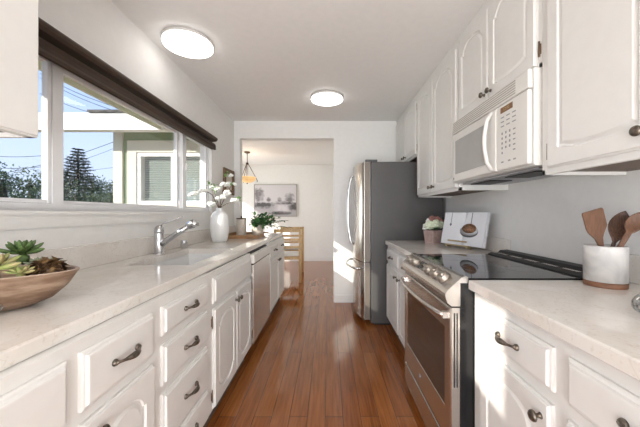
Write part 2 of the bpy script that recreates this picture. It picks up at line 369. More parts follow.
struct('ceiling', MB().box(WL-.13, WR+.12, -3.12, YB+.12, HC, HC+.1), 'ceil')
struct('ceiling_dining', MB().box(DX0-.12, DX1+.12, YB+.12, DYB+.12, HD, HD+.1), 'ceil')
struct('wall_dining_far', MB().box(DX0-.12, DX1+.12, DYB, DYB+.12, 0, HD), 'wall')
struct('wall_dining_right', MB().box(DX1, DX1+.12, YB+.12, DYB, 0, HD), 'wall')
b = MB(); b.box(DX0-.12, DX0, DYW+.121, 5.25, 0, HD); b.box(DX0-.12, DX0, 6.9, DYB, 0, HD); b.box(DX0-.12, DX0, 5.25, 6.9, 1.97, HD); b.box(DX0-.12, DX0, 5.25, 6.9, 0, .15)
struct('wall_dining_left', b, 'wall')
# wing wall facing the kitchen window (siding outside), with a window
wx0, wx1, wz0, wz1 = -2.58, -1.66, 1.32, 2.02
b = MB(); b.box(DX0-.12, wx0, DYW, DYW+.12, -.5, 2.6); b.box(wx1, WL-.131, DYW, DYW+.12, -.5, 2.6); b.box(wx0, wx1, DYW, DYW+.12, -.5, wz0); b.box(wx0, wx1, DYW, DYW+.12, wz1, 2.6)
struct('wall_wing', b, 'siding')
struct('trim_wing_corner', MB().box(DX0-.15, DX0-.03, DYW-.03, DYW-.001, -.5, 2.42), 'extcream')
b = MB()
for (x0, x1, z0, z1) in ((wx0-.12, wx0, wz0-.16, wz1+.16), (wx1, wx1+.12, wz0-.16, wz1+.16), (wx0, wx1, wz1, wz1+.16), (wx0, wx1, wz0-.16, wz0)):
    b.box(x0, x1, DYW-.035, DYW-.001, z0, z1)
struct('trim_wing_window', b, 'extcream')
b = MB()
for (x0, x1, z0, z1) in ((wx0, wx0+.05, wz0, wz1), (wx1-.05, wx1, wz0, wz1), (wx0+.05, wx1-.05, wz1-.05, wz1), (wx0+.05, wx1-.05, wz0, wz0+.05), (wx0+.46, wx0+.5, wz0+.05, wz1-.05)):
    b.box(x0, x1, DYW-.02, DYW+.05, z0, z1)
w2 = struct('window_2', b, 'vinyl')
struct('pane', MB().box(wx0+.05, wx1-.05, DYW+.015, DYW+.019, wz0+.05, wz1-.05), 'glass', w2)
b = MB(); zs = wz0+.06
while zs < wz1-.06:
    b.box(wx0+.06, wx1-.06, DYW+.06, DYW+.066, zs, zs+.021); zs += .025
struct('blind_slats', b, 'curtain', w2)
# dining left window
b = MB()
for y in (5.25, 6.05, 6.85): b.box(DX0-.08, DX0-.03, y, y+.05, .15, 1.97)
b.box(DX0-.08, DX0-.03, 5.3, 6.85, .15, .2); b.box(DX0-.08, DX0-.03, 5.3, 6.85, 1.92, 1.97)
w3 = struct('window_3', b, 'vinyl'); struct('pane', MB().box(DX0-.058, DX0-.054, 5.3, 6.85, .2, 1.92), 'glass', w3)
# roofs and eaves
struct('trim_kitchen_eave', MB().box(-2.05, WL-.131, -.7, 3.55, 2.29, 2.33), 'soffit')
struct('trim_kitchen_fascia', MB().box(-2.08, -2.051, -.7, 3.55, 2.23, 2.42), 'soffit')
struct('trim_wing_eave', MB().box(-2.93, WL-.131, 3.685, 3.92, 2.35, 2.39), 'soffit')
struct('trim_wing_fascia', MB().box(-5.15, WL-.131, 3.565, 3.68, 2.23, 2.44), 'fascia')
struct('trim_wing_roof', MB().loops([[(-2.95, 3.54, 2.442), (-1.41, 3.54, 2.442), (-1.41, 3.54, 2.47), (-2.95, 3.54, 2.47)], [(-2.95, 7.6, 2.86), (-1.41, 7.6, 2.86), (-1.41, 7.6, 2.89), (-2.95, 7.6, 2.89)]]), 'roof')
# baseboards and trims
struct('baseboard_dining', MB().box(DX0, DX1, DYB-.014, DYB-.001, 0, .095), 'trim')
struct('baseboard_far', MB().box(.085, .44, YB-.014, YB-.001, 0, .10), 'trim')
struct('trim_opening', MB().box(.070, .0845, YB-.004, YB+.13, 0, 2.216), 'trim')

# kitchen window: vinyl frame, sashes, sill
b = MB(); xa, xb = WL-.11, WL-.03
b.box(xa, xb, WY0, WY1, WZ0, WZ0+.035); b.box(xa, xb, WY0, WY1, WZ1-.035, WZ1)
b.box(xa, xb, WY0, WY0+.03, WZ0+.035, WZ1-.035); b.box(xa, xb, WY1-.03, WY1, WZ0+.035, WZ1-.035)
b.box(WL-.062, xb, 1.375, 1.43, WZ0+.035, WZ1-.035); b.box(WL-.062, xb, 2.602, 2.642, WZ0+.035, WZ1-.035)
w1 = struct('window_1', b, 'vinyl')
def sash(y0, y1, x, w=.035):
    s = MB(); z0, z1 = WZ0+.037, WZ1-.037
    s.bbox(x-.015, x+.015, y0, y0+w, z0, z1, .003); s.bbox(x-.015, x+.015, y1-w, y1, z0, z1, .003)
    s.box(x-.013, x+.013, y0+w, y1-w, z0, z0+.016); s.box(x-.013, x+.013, y0+w, y1-w, z1-.022, z1)
    o = struct('sash', s, 'vinyl', w1)
    struct('pane', MB().box(x-.002, x+.002, y0+w-.002, y1-w+.002, z0+.014, z1-.02), 'glass', w1)
sash(1.007, 1.373, WL-.05, .018); sash(1.417, 2.600, WL-.079); sash(2.644, 3.138, WL-.05)
struct('latch', MB().bbox(WL-.034, WL-.020, 2.650, 2.667, 1.60, 1.66, .003), 'vinyl', w1)
b = MB(); b.box(WL-.11, WL+.022, WY0-.02, WY1+.03, WZ0-.018, WZ0-.0); b.box(WL+.001, WL+.012, WY0-.02, WY1+.03, WZ0-.075, WZ0-.018)
struct('trim_1', b, 'trim')

# roller blind along the window head
L0, L1 = .975, 3.10
bt = thing('roller_blind', 'dark brown rolled-up fabric blind across the top of the kitchen window', 'blind', (WL+.05, (L0+L1)/2, 1.87))
b = MB(); prof = [(WL+.003, 2.012), (WL+.07, 2.012), (WL+.088, 2.006), (WL+.094, 1.994), (WL+.090, 1.980), (WL+.078, 1.968), (WL+.055, 1.966), (WL+.02, 1.962), (WL+.003, 1.955)]
b.prism(prof, 'y', L0, L1); b.build('cassette', 'blind2', bt)
b = MB(); n_ = 14
b.prism([(WL+.045+.036*math.cos(2*PI*k/n_), 1.913+.035*math.sin(2*PI*k/n_)) for k in range(n_)], 'y', L0+.01, L1-.02, smooth=True)
b.box(WL+.076, WL+.0805, L0+.01, L1-.02, 1.886, 1.915); b.build('rolled_fabric', 'blind', bt)
MB().bbox(WL+.062, WL+.086, L0+.012, L1-.022, 1.873, 1.888, .004).build('bottom_bar', 'blind2', bt)

# ------------------------------------------------------------------ cabinet doors, drawers, hardware
def outline(w, h, m, at, ab, d):
    # w x h centred panel outline inset by m, with arch rise at (top) and ab (bottom)
    pts = []; x0, x1 = m, w-m; y0, y1 = m, h-m
    def drop(u, a):
        s_ = abs(2*u-1)
        if a <= 0: return 0
        if s_ > .84: return a
        q = s_/.84; return a*.80*(1-math.sqrt(max(0, 1-q*q*.96)))/(1-math.sqrt(.04))
    nt_, ns = 34, 6
    for i in range(ns): pts.append((x0, y0+drop(0, ab)+(y1-drop(0, at)-y0-drop(0, ab))*i/ns))
    for i in range(nt_+1): pts.append((x0+(x1-x0)*i/nt_, y1-drop(i/nt_, at)))
    for i in range(1, ns): pts.append((x1, y1-drop(0, at)-(y1-drop(0, at)-y0-drop(0, ab))*i/ns))
    for i in range(nt_+1): pts.append((x1-(x1-x0)*i/nt_, y0+drop(i/nt_, ab)))
    return [(p[0], p[1], d) for p in pts]
def door_mb(w, h, at=.05, ab=.0, m=.052, t=.019):
    ls = [outline(w, h, 0, 0, 0, 0), outline(w, h, 0, 0, 0, t*.5), outline(w, h, .004, 0, 0, t*.6), outline(w, h, .006, 0, 0, t*.95), outline(w, h, .008, 0, 0, t)]
    if at is not None:
        ls += [outline(w, h, m, at, ab, t), outline(w, h, m+.003, at, ab, t-.006), outline(w, h, m+.010, at, ab, t-.007), outline(w, h, m+.022, at, ab, t-.0015)]
    b = MB(); b.loops(ls, True, True, False); return b
def drawer_mb(w, h, t=.019):
    R = lambda m, d: [(m, m, d), (m, h-m, d), (w-m, h-m, d), (w-m, m, d)]
    b = MB(); b.loops([R(0, 0), R(0, t*.4), R(.004, t*.55), R(.010, t*.6), R(.013, t*.95), R(.017, t)], True, True); return b
def pull_mb(L=.1):
    b = MB(); pts = []; rs = []
    for i in range(17):
        s_ = i/16; u = -L/2+L*s_; pts.append((u, 0.0, .006+.022*math.sin(PI*s_)**.8))
        e_ = abs(2*s_-1); rs.append(.0085 if e_ > .9 else (.0045 if e_ > .62 else .0045+.0055*math.cos(e_/.62*PI/2)))
    b.tube(pts, rs, 8)
    for s_ in (-1, 1): b.lathe([(.0105, 0), (.0105, .004), (.008, .009), (.003, .012)], 12, ax=(s_*L/2, 0, 0))
    return b
def knob_mb(r=.016):
    return MB().lathe([(r*.6, 0), (r*.45, .004), (r*.33, .012), (r*.5, .016), (r*.95, .019), (r, .023), (r*.85, .028), (r*.45, .031), (r*.1, .032)], 16)
def hinge_mb():
    b = MB(); b.bbox(-.007, .007, -.022, .022, 0, .004, .001); b.tube([(0, -.028, .005), (0, .028, .005)], .0035, 8); b.ico((0, .031, .005), .0045, 1); b.ico((0, -.031, .005), .0045, 1); return b

def add_drawer(root, FR, xf, y0, y1, z0, z1, pull=True, label=None, name='drawer'):
    d = drawer_mb(y1-y0, z1-z0).build(name, 'cab', root, FR(xf, y0, z0))
    if pull: pull_mb().build('pull', 'pewter', d, FR(xf+(.019 if FR is LF else -.019), (y0+y1)/2, (z0+z1)/2))
    return d
def add_door(root, FR, xf, y0, y1, z0, z1, at=.05, ab=0, knob=None, hinge=None, name='door', m=.052):
    s = 1 if FR is LF else -1
    d = door_mb(y1-y0, z1-z0, at, ab, m).build(name, 'cab', root, FR(xf, y0, z0))
    if knob: knob_mb().build('knob', 'pewter', d, FR(xf+s*.019, knob[0], knob[1]))
    if hinge:
        for zz in (z0+.07, z1-.07): hinge_mb().build('hinge', 'hinge', d, FR(xf+s*.0, hinge, zz) @ Matrix.Translation((0, 0, .0005)))
    return d
def base_cab(side, y0, y1, label, drawers=(), doors=(), open_top=False):
    L_ = side == 'L'; FR = LF if L_ else RF
    xf = -.643 if L_ else .624; xw = WL+.002 if L_ else WR-.002
    cx = (xf+xw)/2; root = thing('base_cabinet', label, 'cabinet', (cx, (y0+y1)/2, 0))
    a, c = sorted((xf, xw)); y0 += .0001; y1 -= .0001
    b = MB()
    if open_top:
        s = .02
        b.box(a, c, y0, y0+s, .11, .8745); b.box(a, c, y1-s, y1, .11, .8745); b.box(a, c, y0+s, y1-s, .11, .13)
        if L_: b.box(xf-s, xf, y0+s, y1-s, .13, .8745); b.box(a, a+.01, y0+s, y1-s, .13, .8745)
    else: b.box(a, c, y0, y1, .11, .8745)
    b.build('carcass', 'cab', root)
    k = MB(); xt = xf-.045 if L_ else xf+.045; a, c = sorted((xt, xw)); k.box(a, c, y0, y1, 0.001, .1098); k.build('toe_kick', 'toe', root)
    for q in drawers: add_drawer(root, FR, xf, *q)
    for q in doors: add_door(root, FR, xf, **q)
    return root
XLF = -.643; XRF = .624
base_cab('L', .18, .722, 'white base cabinet on the left under the wooden bowl, cut off by the photo edge', [(.2, .704, .688, .842)], [dict(y0=.2, y1=.704, z0=.125, z1=.656, at=.05, knob=(.235, .62))])
base_cab('L', .722, 1.08, 'white one-door one-drawer base cabinet left of the four-drawer stack', [(.744, 1.047, .688, .842)], [dict(y0=.744, y1=1.047, z0=.125, z1=.656, at=.055, knob=(.78, .615), hinge=1.054)])
base_cab('L', 1.08, 1.56, 'white base cabinet with a stack of four drawers in the left run', [(1.108, 1.52, .73, .842), (1.108, 1.52, .538, .694), (1.108, 1.52, .297, .506), (1.108, 1.52, .125, .285)])
base_cab('L', 1.56, 2.378, 'white double-door base cabinet under the kitchen sink with a plain false front', [(1.60, 2.355, .70, .842, False, None, 'false_front')],
         [dict(y0=1.60, y1=1.973, z0=.125, z1=.67, at=.05, ab=.05, knob=(1.945, .62), hinge=1.592), dict(y0=1.982, y1=2.355, z0=.125, z1=.67, at=.05, ab=.05, knob=(2.01, .62), hinge=2.362)], open_top=True)
base_cab('L', 3.09, 4.15, 'white base cabinet at the far end of the left run beyond the dishwasher', [(3.13, 3.6, .72, .842), (3.63, 4.11, .72, .842)],
         [dict(y0=3.13, y1=3.6, z0=.125, z1=.69, at=.05, knob=(3.57, .63)), dict(y0=3.63, y1=4.11, z0=.125, z1=.69, at=.05, knob=(3.66, .63))])
base_cab('R', .30, .768, 'white base cabinet at the bottom right corner nearest the camera', [(.34, .745, .709, .832)], [dict(y0=.34, y1=.745, z0=.125, z1=.671, at=.05, knob=(.35, .62))])
base_cab('R', .768, 1.237, 'white base cabinet on the right directly in front of the range', [(.795, 1.165, .709, .832)], [dict(y0=.798, y1=1.165, z0=.125, z1=.671, at=.05, knob=(.828, .623))])
base_cab('R', 2.012, 2.53, 'white base cabinet just beyond the range, under the cookbook', [(2.035, 2.51, .71, .835)], [dict(y0=2.035, y1=2.51, z0=.125, z1=.68, at=.05, knob=(2.47, .63))])
base_cab('R', 2.532, 3.05, 'white base cabinet standing against the refrigerator', [(2.55, 3.03, .71, .835)], [dict(y0=2.55, y1=3.03, z0=.125, z1=.68, at=.05, knob=(2.59, .63), hinge=3.037)])

# countertops
SY0, SY1, SX0, SX1 = 1.60, 2.345, -1.13, -.765
def nose(b, xe, s, y0, y1, xback):   # slab strip with an eased front edge; s=+1 faces +x
    P = [(xback, .875), (xe-s*.003, .875), (xe, .878), (xe, .910), (xe-s*.0015, .9135), (xe-s*.005, .915), (xback, .915)]
    b.prism(P if s > 0 else P[::-1], 'y', y0, y1)
b = MB(); nose(b, -.67, 1, -.4, 4.2, SX1); b.box(WL+.001, SX1, -.4, SY0, .875, .915); b.box(WL+.001, SX1, SY1, 4.2, .875, .915); b.box(WL+.001, SX0, SY0, SY1, .875, .915)
tag(b.build('countertop', 'quartz'), 'long pale quartz countertop with the sink cut into it, left run', 'countertop')
b = MB(); b.bbox(WL+.001, WL+.022, -.4, 3.915, .9152, 1.035, .003); tag(b.build('backsplash', 'quartz'), 'low quartz backsplash strip beneath the kitchen window', 'backsplash')
b = MB(); nose(b, .599, -1, -.4, 1.24, WR-.001); tag(b.build('countertop', 'quartz'), 'pale quartz countertop nearest on the right under the utensil crock', 'countertop')
b = MB(); nose(b, .599, -1, 2.01, 3.06, WR-.001); tag(b.build('countertop', 'quartz'), 'short quartz countertop between range and refrigerator', 'countertop')
tag(MB().bbox(WR-.022, WR-.001, -.4, 1.235, .9152, 1.03, .003).build('backsplash', 'quartz'), 'low quartz backsplash strip behind the utensil crock', 'backsplash')
tag(MB().bbox(WR-.022, WR-.001, 2.012, 3.055, .9152, 1.02, .003).build('backsplash', 'quartz'), 'low quartz backsplash strip behind the cookbook', 'backsplash')

# sink
b = MB(); R = lambda m, z: [(SX0-.008+m, SY0-.008+m, z), (SX1+.008-m, SY0-.008+m, z), (SX1+.008-m, SY1+.008-m, z), (SX0-.008+m, SY1+.008-m, z)]
b.loops([R(-.012, .8745), R(0, .8745), R(.004, .86), R(.018, .72), R(.05, .70)], False, True)
b.loops([R(-.012, .8745), R(-.012, .69), R(.05, .69)], False, True)
sk = b.build('sink', 'sinkw'); tag(sk, 'white undermount sink basin below the window', 'sink')
MB().lathe([(.001, .0), (.04, .0), (.042, .003), (.03, .004), (.001, .002)], 20, ax=((SX0+SX1)/2, 2.1, .7012)).build('drain', 'chrome', sk)

# faucet
fx, fy = -1.185, 2.03
ft = thing('faucet', 'chrome single-lever pull-out faucet behind the sink', 'faucet', (fx, fy, .915))
MB().lathe([(.036, .0005), (.036, .006), (.030, .010), (.033, .10), (.031, .145), (.0305, .15)], 24, ax=(fx, fy, .915)).build('body', 'chrome', ft)
MB().lathe([(.0315, .151), (.032, .16), (.029, .185), (.016, .20), (.003, .204)], 24, ax=(fx, fy, .915)).build('cap', 'chrome', ft)
MB().tube([(fx+.005, fy, 1.105), (fx+.02, fy, 1.125), (fx+.06, fy+.01, 1.142), (fx+.115, fy+.02, 1.162), (fx+.15, fy+.025, 1.18)], [.010, .010, .008, .007, .005], 10, flat=.5).build('lever', 'chrome', ft)
MB().tube([(fx+.01, fy, .985), (fx+.06, fy-.005, 1.015), (fx+.14, fy-.01, 1.068), (fx+.205, fy-.012, 1.108)], [.026, .020, .018, .018], 14).build('spout', 'chrome', ft)
MB().tube([(fx+.200, fy-.012, 1.106), (fx+.213, fy-.013, 1.116), (fx+.245, fy-.014, 1.130), (fx+.258, fy-.014, 1.125), (fx+.263, fy-.014, 1.108)], [.018, .026, .031, .030, .022], 16).build('spray_head', 'chrome', ft)
tag(MB().lathe([(.027, .0005), (.027, .058), (.024, .064), (.004, .066)], 20, ax=(-1.205, 2.42, .915)).build('air_gap', 'chrome'), 'small chrome air gap cap beside the sink', 'air gap')

# dishwasher
dw = thing('dishwasher', 'stainless dishwasher built into the left cabinets beyond the sink', 'dishwasher', (-.95, 2.73, 0))
MB().box(WL+.01, -.66, 2.382, 3.086, .10, .870).build('tub', 'blackmat', dw)
MB().box(WL+.01, -.72, 2.385, 3.083, .001, .0995).build('kick_plate', 'blackmat', dw)
MB().bbox(-.659, -.618, 2.392, 3.076, .12, .775, .006).build('door', 'steel_dw', dw)
MB().bbox(-.659, -.612, 2.392, 3.076, .786, .858, .004).build('control_panel', 'appl', dw)
MB().box(-.659, -.625, 2.40, 3.07, .777, .784).build('gap_strip', 'blackmat', dw)

# ------------------------------------------------------------------ range
RY0, RY1 = 1.246, 2.004; rg = thing('range', 'stainless slide-in electric range with black glass top', 'range', (.9, (RY0+RY1)/2, 0))
MB().box(.568, WR-.03, RY0, RY1, .03, .900).build('body', 'black', rg)
MB().bbox(.60, 1.10, RY0+.002, RY1-.002, .901, .921, .003).build('cooktop', 'glassblack', rg)
for (x, y, r) in ((.78, 1.46, .095), (.78, 1.80, .08), (.97, 1.46, .075), (.97, 1.80, .10)):
    MB().lathe([(r-.0012, 0), (r-.0012, .0004), (r, .0004), (r, 0)], 48, ax=(x, y, .9212), cap0=False, cap1=False).build('burner_mark', 'key', rg)
# rear vent trim
b = MB(); b.prism([(1.102, .901), (1.102, .925), (1.125, .935), (1.15, .93), (1.16, .925), (1.16, .901)], 'y', RY0, RY1)
b.prism([(1.161, .901), (1.161, .925), (1.185, .948), (1.234, .952), (1.236, .901)], 'y', RY0, RY1); b.build('rear_vent', 'blackmat', rg)
b = MB()
for k in range(5): y = RY0+.06+k*.135; b.box(1.128, 1.150, y, y+.10, .9335, .9365)
b.build('vent_slots', 'steel', rg)
# control panel
P = [(.60, .80), (.60, .926), (.592, .929), (.575, .926), (.512, .868), (.503, .855), (.503, .84), (.512, .815), (.53, .80)]
MB().prism(P, 'y', RY0+.002, RY1-.002).build('control_panel', 'steel', rg)
nrm = Vector((-.058, 0, .063)).normalized(); tang = Vector((0, 1, 0))
def slant(y, s_): return Vector((.575+(.512-.575)*s_, y, .926+(.868-.926)*s_))
for y in (1.36, 1.46, 1.56, 1.80, 1.90):
    T = frame(slant(y, .5), (0, 1, 0), nrm.cross(Vector((0, 1, 0))), nrm)
    k = MB().lathe([(.033, .0005), (.033, .004), (.030, .006), (.029, .020), (.027, .024), (.001, .0245)], 24, T=T).build('knob', 'steel_knob', rg)
    MB().bbox(-.0275, .0275, -.006, .006, .0248, .036, .002, T=T).build('grip', 'steel_knob', k)
T = frame(slant(1.68, .5), (0, 1, 0), nrm.cross(Vector((0, 1, 0))), nrm)
MB().bbox(-.055, .055, -.026, .026, .0004, .003, .001, T=T).build('display', 'glassblack', rg)
# oven door
b = MB(); X0, X1 = .525, .567; gy0, gy1, gz0, gz1 = RY0+.065, RY1-.065, .335, .69
D = lambda y0, y1, z0, z1, x: [(x, y0, z0), (x, y1, z0), (x, y1, z1), (x, y0, z1)]
b.loops([D(RY0+.004, RY1-.004, .195, .793, X1), D(RY0+.004, RY1-.004, .195, .793, X0+.006), D(RY0+.009, RY1-.009, .20, .788, X0), D(gy0, gy1, gz0, gz1, X0), D(gy0+.002, gy1-.002, gz0+.002, gz1-.002, X0+.004)], True, True)
od = b.build('oven_door', 'steel', rg)
MB().box(X0+.0015, X0+.0036, gy0+.003, gy1-.003, gz0+.003, gz1-.003).build('door_glass', 'ovenglass', od)
b = MB()
for zz in (.50,): b.bbox(.540, .546, RY0+.0015, RY0+.0038, .45, .77, .0008); b.bbox(.552, .557, RY0+.0015, RY0+.0038, .45, .77, .0008)
b.build('edge_vents', 'blackmat', od)
n_ = 20; hp = []
for i in range(n_+1):
    s_ = i/n_; hp.append((.505-.035*math.sin(PI*s_)**.6, RY0+.03+(RY1-RY0-.06)*s_, .755))
b = MB(); b.tube(hp, .0125, 12); b.box(.50, .526, RY0+.022, RY0+.045, .742, .768); b.box(.50, .526, RY1-.045, RY1-.022, .742, .768); b.build('handle', 'steel', od)
em = MB().lathe([(.0145, 0), (.0145, .002), (.013, .0022), (.0001, .0022)], 20, T=frame((X0, 1.665, .265), (0, -1, 0), (0, 0, 1), (-1, 0, 0))).build('emblem', 'chrome', od)
def text(body, size, T, m, parent, name='lettering'):
    cu = bpy.data.curves.new(name, 'FONT'); cu.body = body; cu.size = size; cu.align_x = 'CENTER'; cu.align_y = 'CENTER'; cu.extrude = .0003
    to = bpy.data.objects.new(name, cu); COL.objects.link(to); dg = bpy.context.evaluated_depsgraph_get()
    me = bpy.data.meshes.new_from_object(to.evaluated_get(dg)); bpy.data.objects.remove(to)
    vs = [T @ v.co for v in me.vertices]; fs = [list(p.vertices) for p in me.polygons]
    q = MB(); q.v = vs; q.f = fs; q.sm = [False]*len(fs); q.mi = [0]*len(fs); return q.build(name, m, parent)
text('GE', .014, frame((X0-.0026, 1.665, .265), (0, -1, 0), (0, 0, 1), (-1, 0, 0)), 'ink', em)
MB().bbox(.525, .567, RY0+.004, RY1-.004, .045, .183, .005).build('storage_drawer', 'steel', rg)
for (x, y) in ((.62, RY0+.05), (.62, RY1-.05), (1.18, RY0+.05), (1.18, RY1-.05)): MB().lathe([(.02, .001), (.02, .0295)], 12, ax=(x, y, 0)).build('levelling_foot', 'blackmat', rg)

# ------------------------------------------------------------------ upper cabinets
def upper(y0, y1, z0, z1, label, doors, xf=.903+.019, zd=None, side='R', under='wood_in'):
    FR = RF if side == 'R' else LF; xw = WR-.001 if side == 'R' else WL+.001
    a, c = sorted((xf, xw)); root = thing('wall_cabinet', label, 'cabinet', ((a+c)/2, (y0+y1)/2, z0))
    y0 += .0001; y1 -= .0001
    b = MB(); b.box(a, c, y0, y1, z0+.02, z1-.001)
    sgn = 1 if side == 'R' else -1
    f0, f1 = sorted((xf, xf+sgn*.02)); b.box(f0, f1, y0, y1, z0, z0+.02); b.box(a, c, y0, y0+.016, z0, z0+.0199); b.box(a, c, y1-.016, y1, z0, z0+.0199)
    b.build('carcass', 'cab', root)
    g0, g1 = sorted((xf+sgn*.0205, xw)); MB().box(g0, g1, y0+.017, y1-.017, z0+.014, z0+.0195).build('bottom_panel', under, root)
    for q in doors: add_door(root, FR, xf, **q)
    return root
UZ = 1.364; DT = 2.375
upper(.30, .775, UZ, HC, 'white wall cabinet in the top right corner of the photo, cut off', [dict(y0=.33, y1=.765, z0=UZ+.025, z1=DT, at=.07,ab=.014, knob=(.36, 1.437), m=.058)])
upper(.777, 1.25, UZ, HC, 'large white wall cabinet above the utensil crock', [dict(y0=.785, y1=1.205, z0=UZ+.025, z1=DT, at=.07,ab=.014, knob=(.832, 1.437), m=.058, hinge=1.214)])
upper(1.252, 2.04, 1.835, HC, 'short white two-door cabinet mounted above the microwave', [dict(y0=1.272, y1=1.642, z0=1.845, z1=DT, at=.06,ab=.014, knob=(1.615, 1.885), hinge=1.262, m=.05), dict(y0=1.65, y1=2.02, z0=1.845, z1=DT, at=.06,ab=.014, knob=(1.68, 1.885), hinge=2.03, m=.05)])
upper(2.042, 2.99, UZ, HC, 'tall white two-door wall cabinet between microwave and refrigerator', [dict(y0=2.065, y1=2.52, z0=UZ+.02, z1=DT, at=.07,ab=.014, knob=(2.485, 1.43), m=.055), dict(y0=2.53, y1=2.965, z0=UZ+.02, z1=DT, at=.07,ab=.014, knob=(2.57, 1.43), hinge=2.977, m=.055)])
upper(2.992, 3.915, 1.80, HC, 'short white wall cabinet above the refrigerator', [dict(y0=3.015, y1=3.44, z0=1.815, z1=DT, at=.06, knob=(3.40, 1.855), hinge=3.003, m=.05), dict(y0=3.45, y1=3.89, z0=1.815, z1=DT, at=.06, knob=(3.49, 1.855), m=.05)])
upper(.30, .947, 1.446, HC, 'plain white wall cabinet in the top left corner, its end beside the window', [dict(y0=.32, y1=.9465, z0=1.4462, z1=DT, at=None)], xf=-.959, side='L')

# ------------------------------------------------------------------ microwave
mw = thing('microwave', 'white over-the-range microwave with vent grille above its door', 'microwave', (1.05, 1.65, 1.41))
MY0, MY1, MZ0, MZ1, MX = 1.257, 2.036, 1.41, 1.8335, .868
b = MB(); b.prism([(WR-.002, MZ0), (MX+.03, MZ0), (MX+.022, MZ0+.004), (MX+.022, MZ1), (WR-.002, MZ1)], 'y', MY0, MY1); b.build('case', 'appl', mw)
MB().bbox(MX+.06, WR-.05, MY0+.03, MY1-.03, MZ0-.012, MZ0-.0005, .002).build('underside_panel', 'under', mw)
for (q0, q1) in ((MY0+.08, MY0+.32), (MY1-.32, MY1-.08)): MB().bbox(MX+.09, MX+.22, q0, q1, MZ0-.017, MZ0-.0125, .001).build('grease_filter', 'blackmat', mw)
# curved front: door + control panel, vent grille above
b = MB(); b.bbox(MX, MX+.021, MY0+.002, MY1-.002, MZ1-.085, MZ1-.002, .006); vg = b.build('vent_surround', 'appl', mw)
b = MB()
for k in range(6): z = MZ1-.075+k*.0115; b.box(MX-.0016, MX+.0005, MY0+.09, MY1-.02, z, z+.005)
b.build('vent_louvres', 'grille', vg)
dY0 = 1.50
b = MB(); D2 = lambda m, x: [(x, dY0+m, MZ0+.006+m), (x, MY1-.003-m, MZ0+.006+m), (x, MY1-.003-m, MZ1-.089-m), (x, dY0+m, MZ1-.089-m)]
b.loops([D2(0, MX+.021), D2(0, MX+.005), D2(.006, MX-.002), D2(.045, MX-.004), D2(.048, MX-.0015)], True, True); md = b.build('door', 'appl', mw)
MB().box(MX-.0028, MX-.0016, dY0+.095, MY1-.055, MZ0+.058, MZ1-.141).build('door_window', 'appl_grey', md)
hp = [(MX-.004, dY0+.035, MZ0+.02), (MX-.03, dY0+.035, MZ0+.06), (MX-.042, dY0+.035, MZ0+.13), (MX-.044, dY0+.035, MZ0+.17), (MX-.042, dY0+.035, MZ0+.21), (MX-.03, dY0+.035, MZ0+.28), (MX-.004, dY0+.035, MZ1-.1)]
MB().tube(hp, [.010]*7, 12).build('handle', 'appl', md)
MB().lathe([(.008, 0), (.008, .001), (.0001, .001)], 14, T=frame((MX-.0033, MY1-.035, MZ0+.03), (0, -1, 0), (0, 0, 1), (-1, 0, 0))).build('emblem', 'key', md)
b = MB(); b.bbox(MX-.001, MX+.021, MY0+.003, dY0-.002, MZ0+.006, MZ1-.089, .008); cp = b.build('control_panel', 'appl', mw)
MB().box(MX-.0025, MX-.0011, 1.365, 1.46, 1.70, 1.728).build('display', 'amber', cp)
text('12:00', .022, frame((MX-.0028, 1.4125, 1.714), (0, -1, 0), (0, 0, 1), (-1, 0, 0)), 'brass', cp, 'clock_digits')
for r_ in range(3):
    for c_ in range(3): y = 1.458-c_*.045; z = 1.675-r_*.022; MB().box(MX-.002, MX-.0011, y-.026, y, z, z+.005).build('button', 'key', cp)
for r_ in range(5):
    for c_ in range(3 if r_ < 4 else 1):
        y = 1.452-c_*.03; z = 1.592-r_*.024; MB().box(MX-.002, MX-.0011, y-.010, y, z, z+.011).build('button', 'key', cp)
    MB().box(MX-.002, MX-.0011, 1.345, 1.362, 1.594-r_*.024, 1.60-r_*.024).build('button', 'key', cp)
for (y, z) in ((1.455, 1.452), (1.40, 1.452), (1.36, 1.452)): MB().box(MX-.002, MX-.0011, y-.018, y, z, z+.007).build('button', 'key', cp)

# ------------------------------------------------------------------ refrigerator
fr = thing('refrigerator', 'tall stainless refrigerator with dark grey side past the range', 'refrigerator', (.85, 3.5, 0))
FY0, FY1, FZ = 3.11, 3.90, 1.755
MB().bbox(.455, WR-.03, FY0, FY1, .02, FZ, .006).build('case', 'fridge_side', fr)
MB().box(.50, WR-.06, FY0+.02, FY1-.02, .001, .0195).build('base_grille', 'blackmat', fr)
def fdoor(y0, y1, z0, z1, name='door'):
    pts = []; n_ = 12
    for i in range(n_+1):
        s_ = i/n_; y = y0+(y1-y0)*s_; full = (y-FY0)/(FY1-FY0); bul = .085*math.sin(PI*min(1, max(0, full)))**.7
        pts.append((.385-bul, y))
    poly = [(.447, y0)]+pts+[(.447, y1)]
    d = MB().prism([(p[0], p[1]) for p in poly], 'z', z0, z1).build(name, 'steel_fr', fr)
    if y0 < FY0+.01: MB().box(.387, .445, y0-.0016, y0-.0002, z0+.002, z1-.002).build('door_edge', 'edge_taupe', d)
    return d
ym = (FY0+FY1)/2
d1 = fdoor(FY0+.001, ym-.002, .68, FZ-.004); d2 = fdoor(ym+.002, FY1-.001, .68, FZ-.004); d3 = fdoor(FY0+.001, FY1-.001, .06, .67, 'freezer_drawer')
for (yy, d) in ((ym-.04, d1), (ym+.04, d2)):
    z0, z1 = .82, 1.66; pts = [(.33, yy, z0)]+[(.245+.035*abs(2*i/12-1)**3-.01, yy, z0+.03+(z1-z0-.06)*i/12) for i in range(13)]+[(.33, yy, z1)]
    MB().tube(pts, .012, 10).build('handle', 'chrome', d)
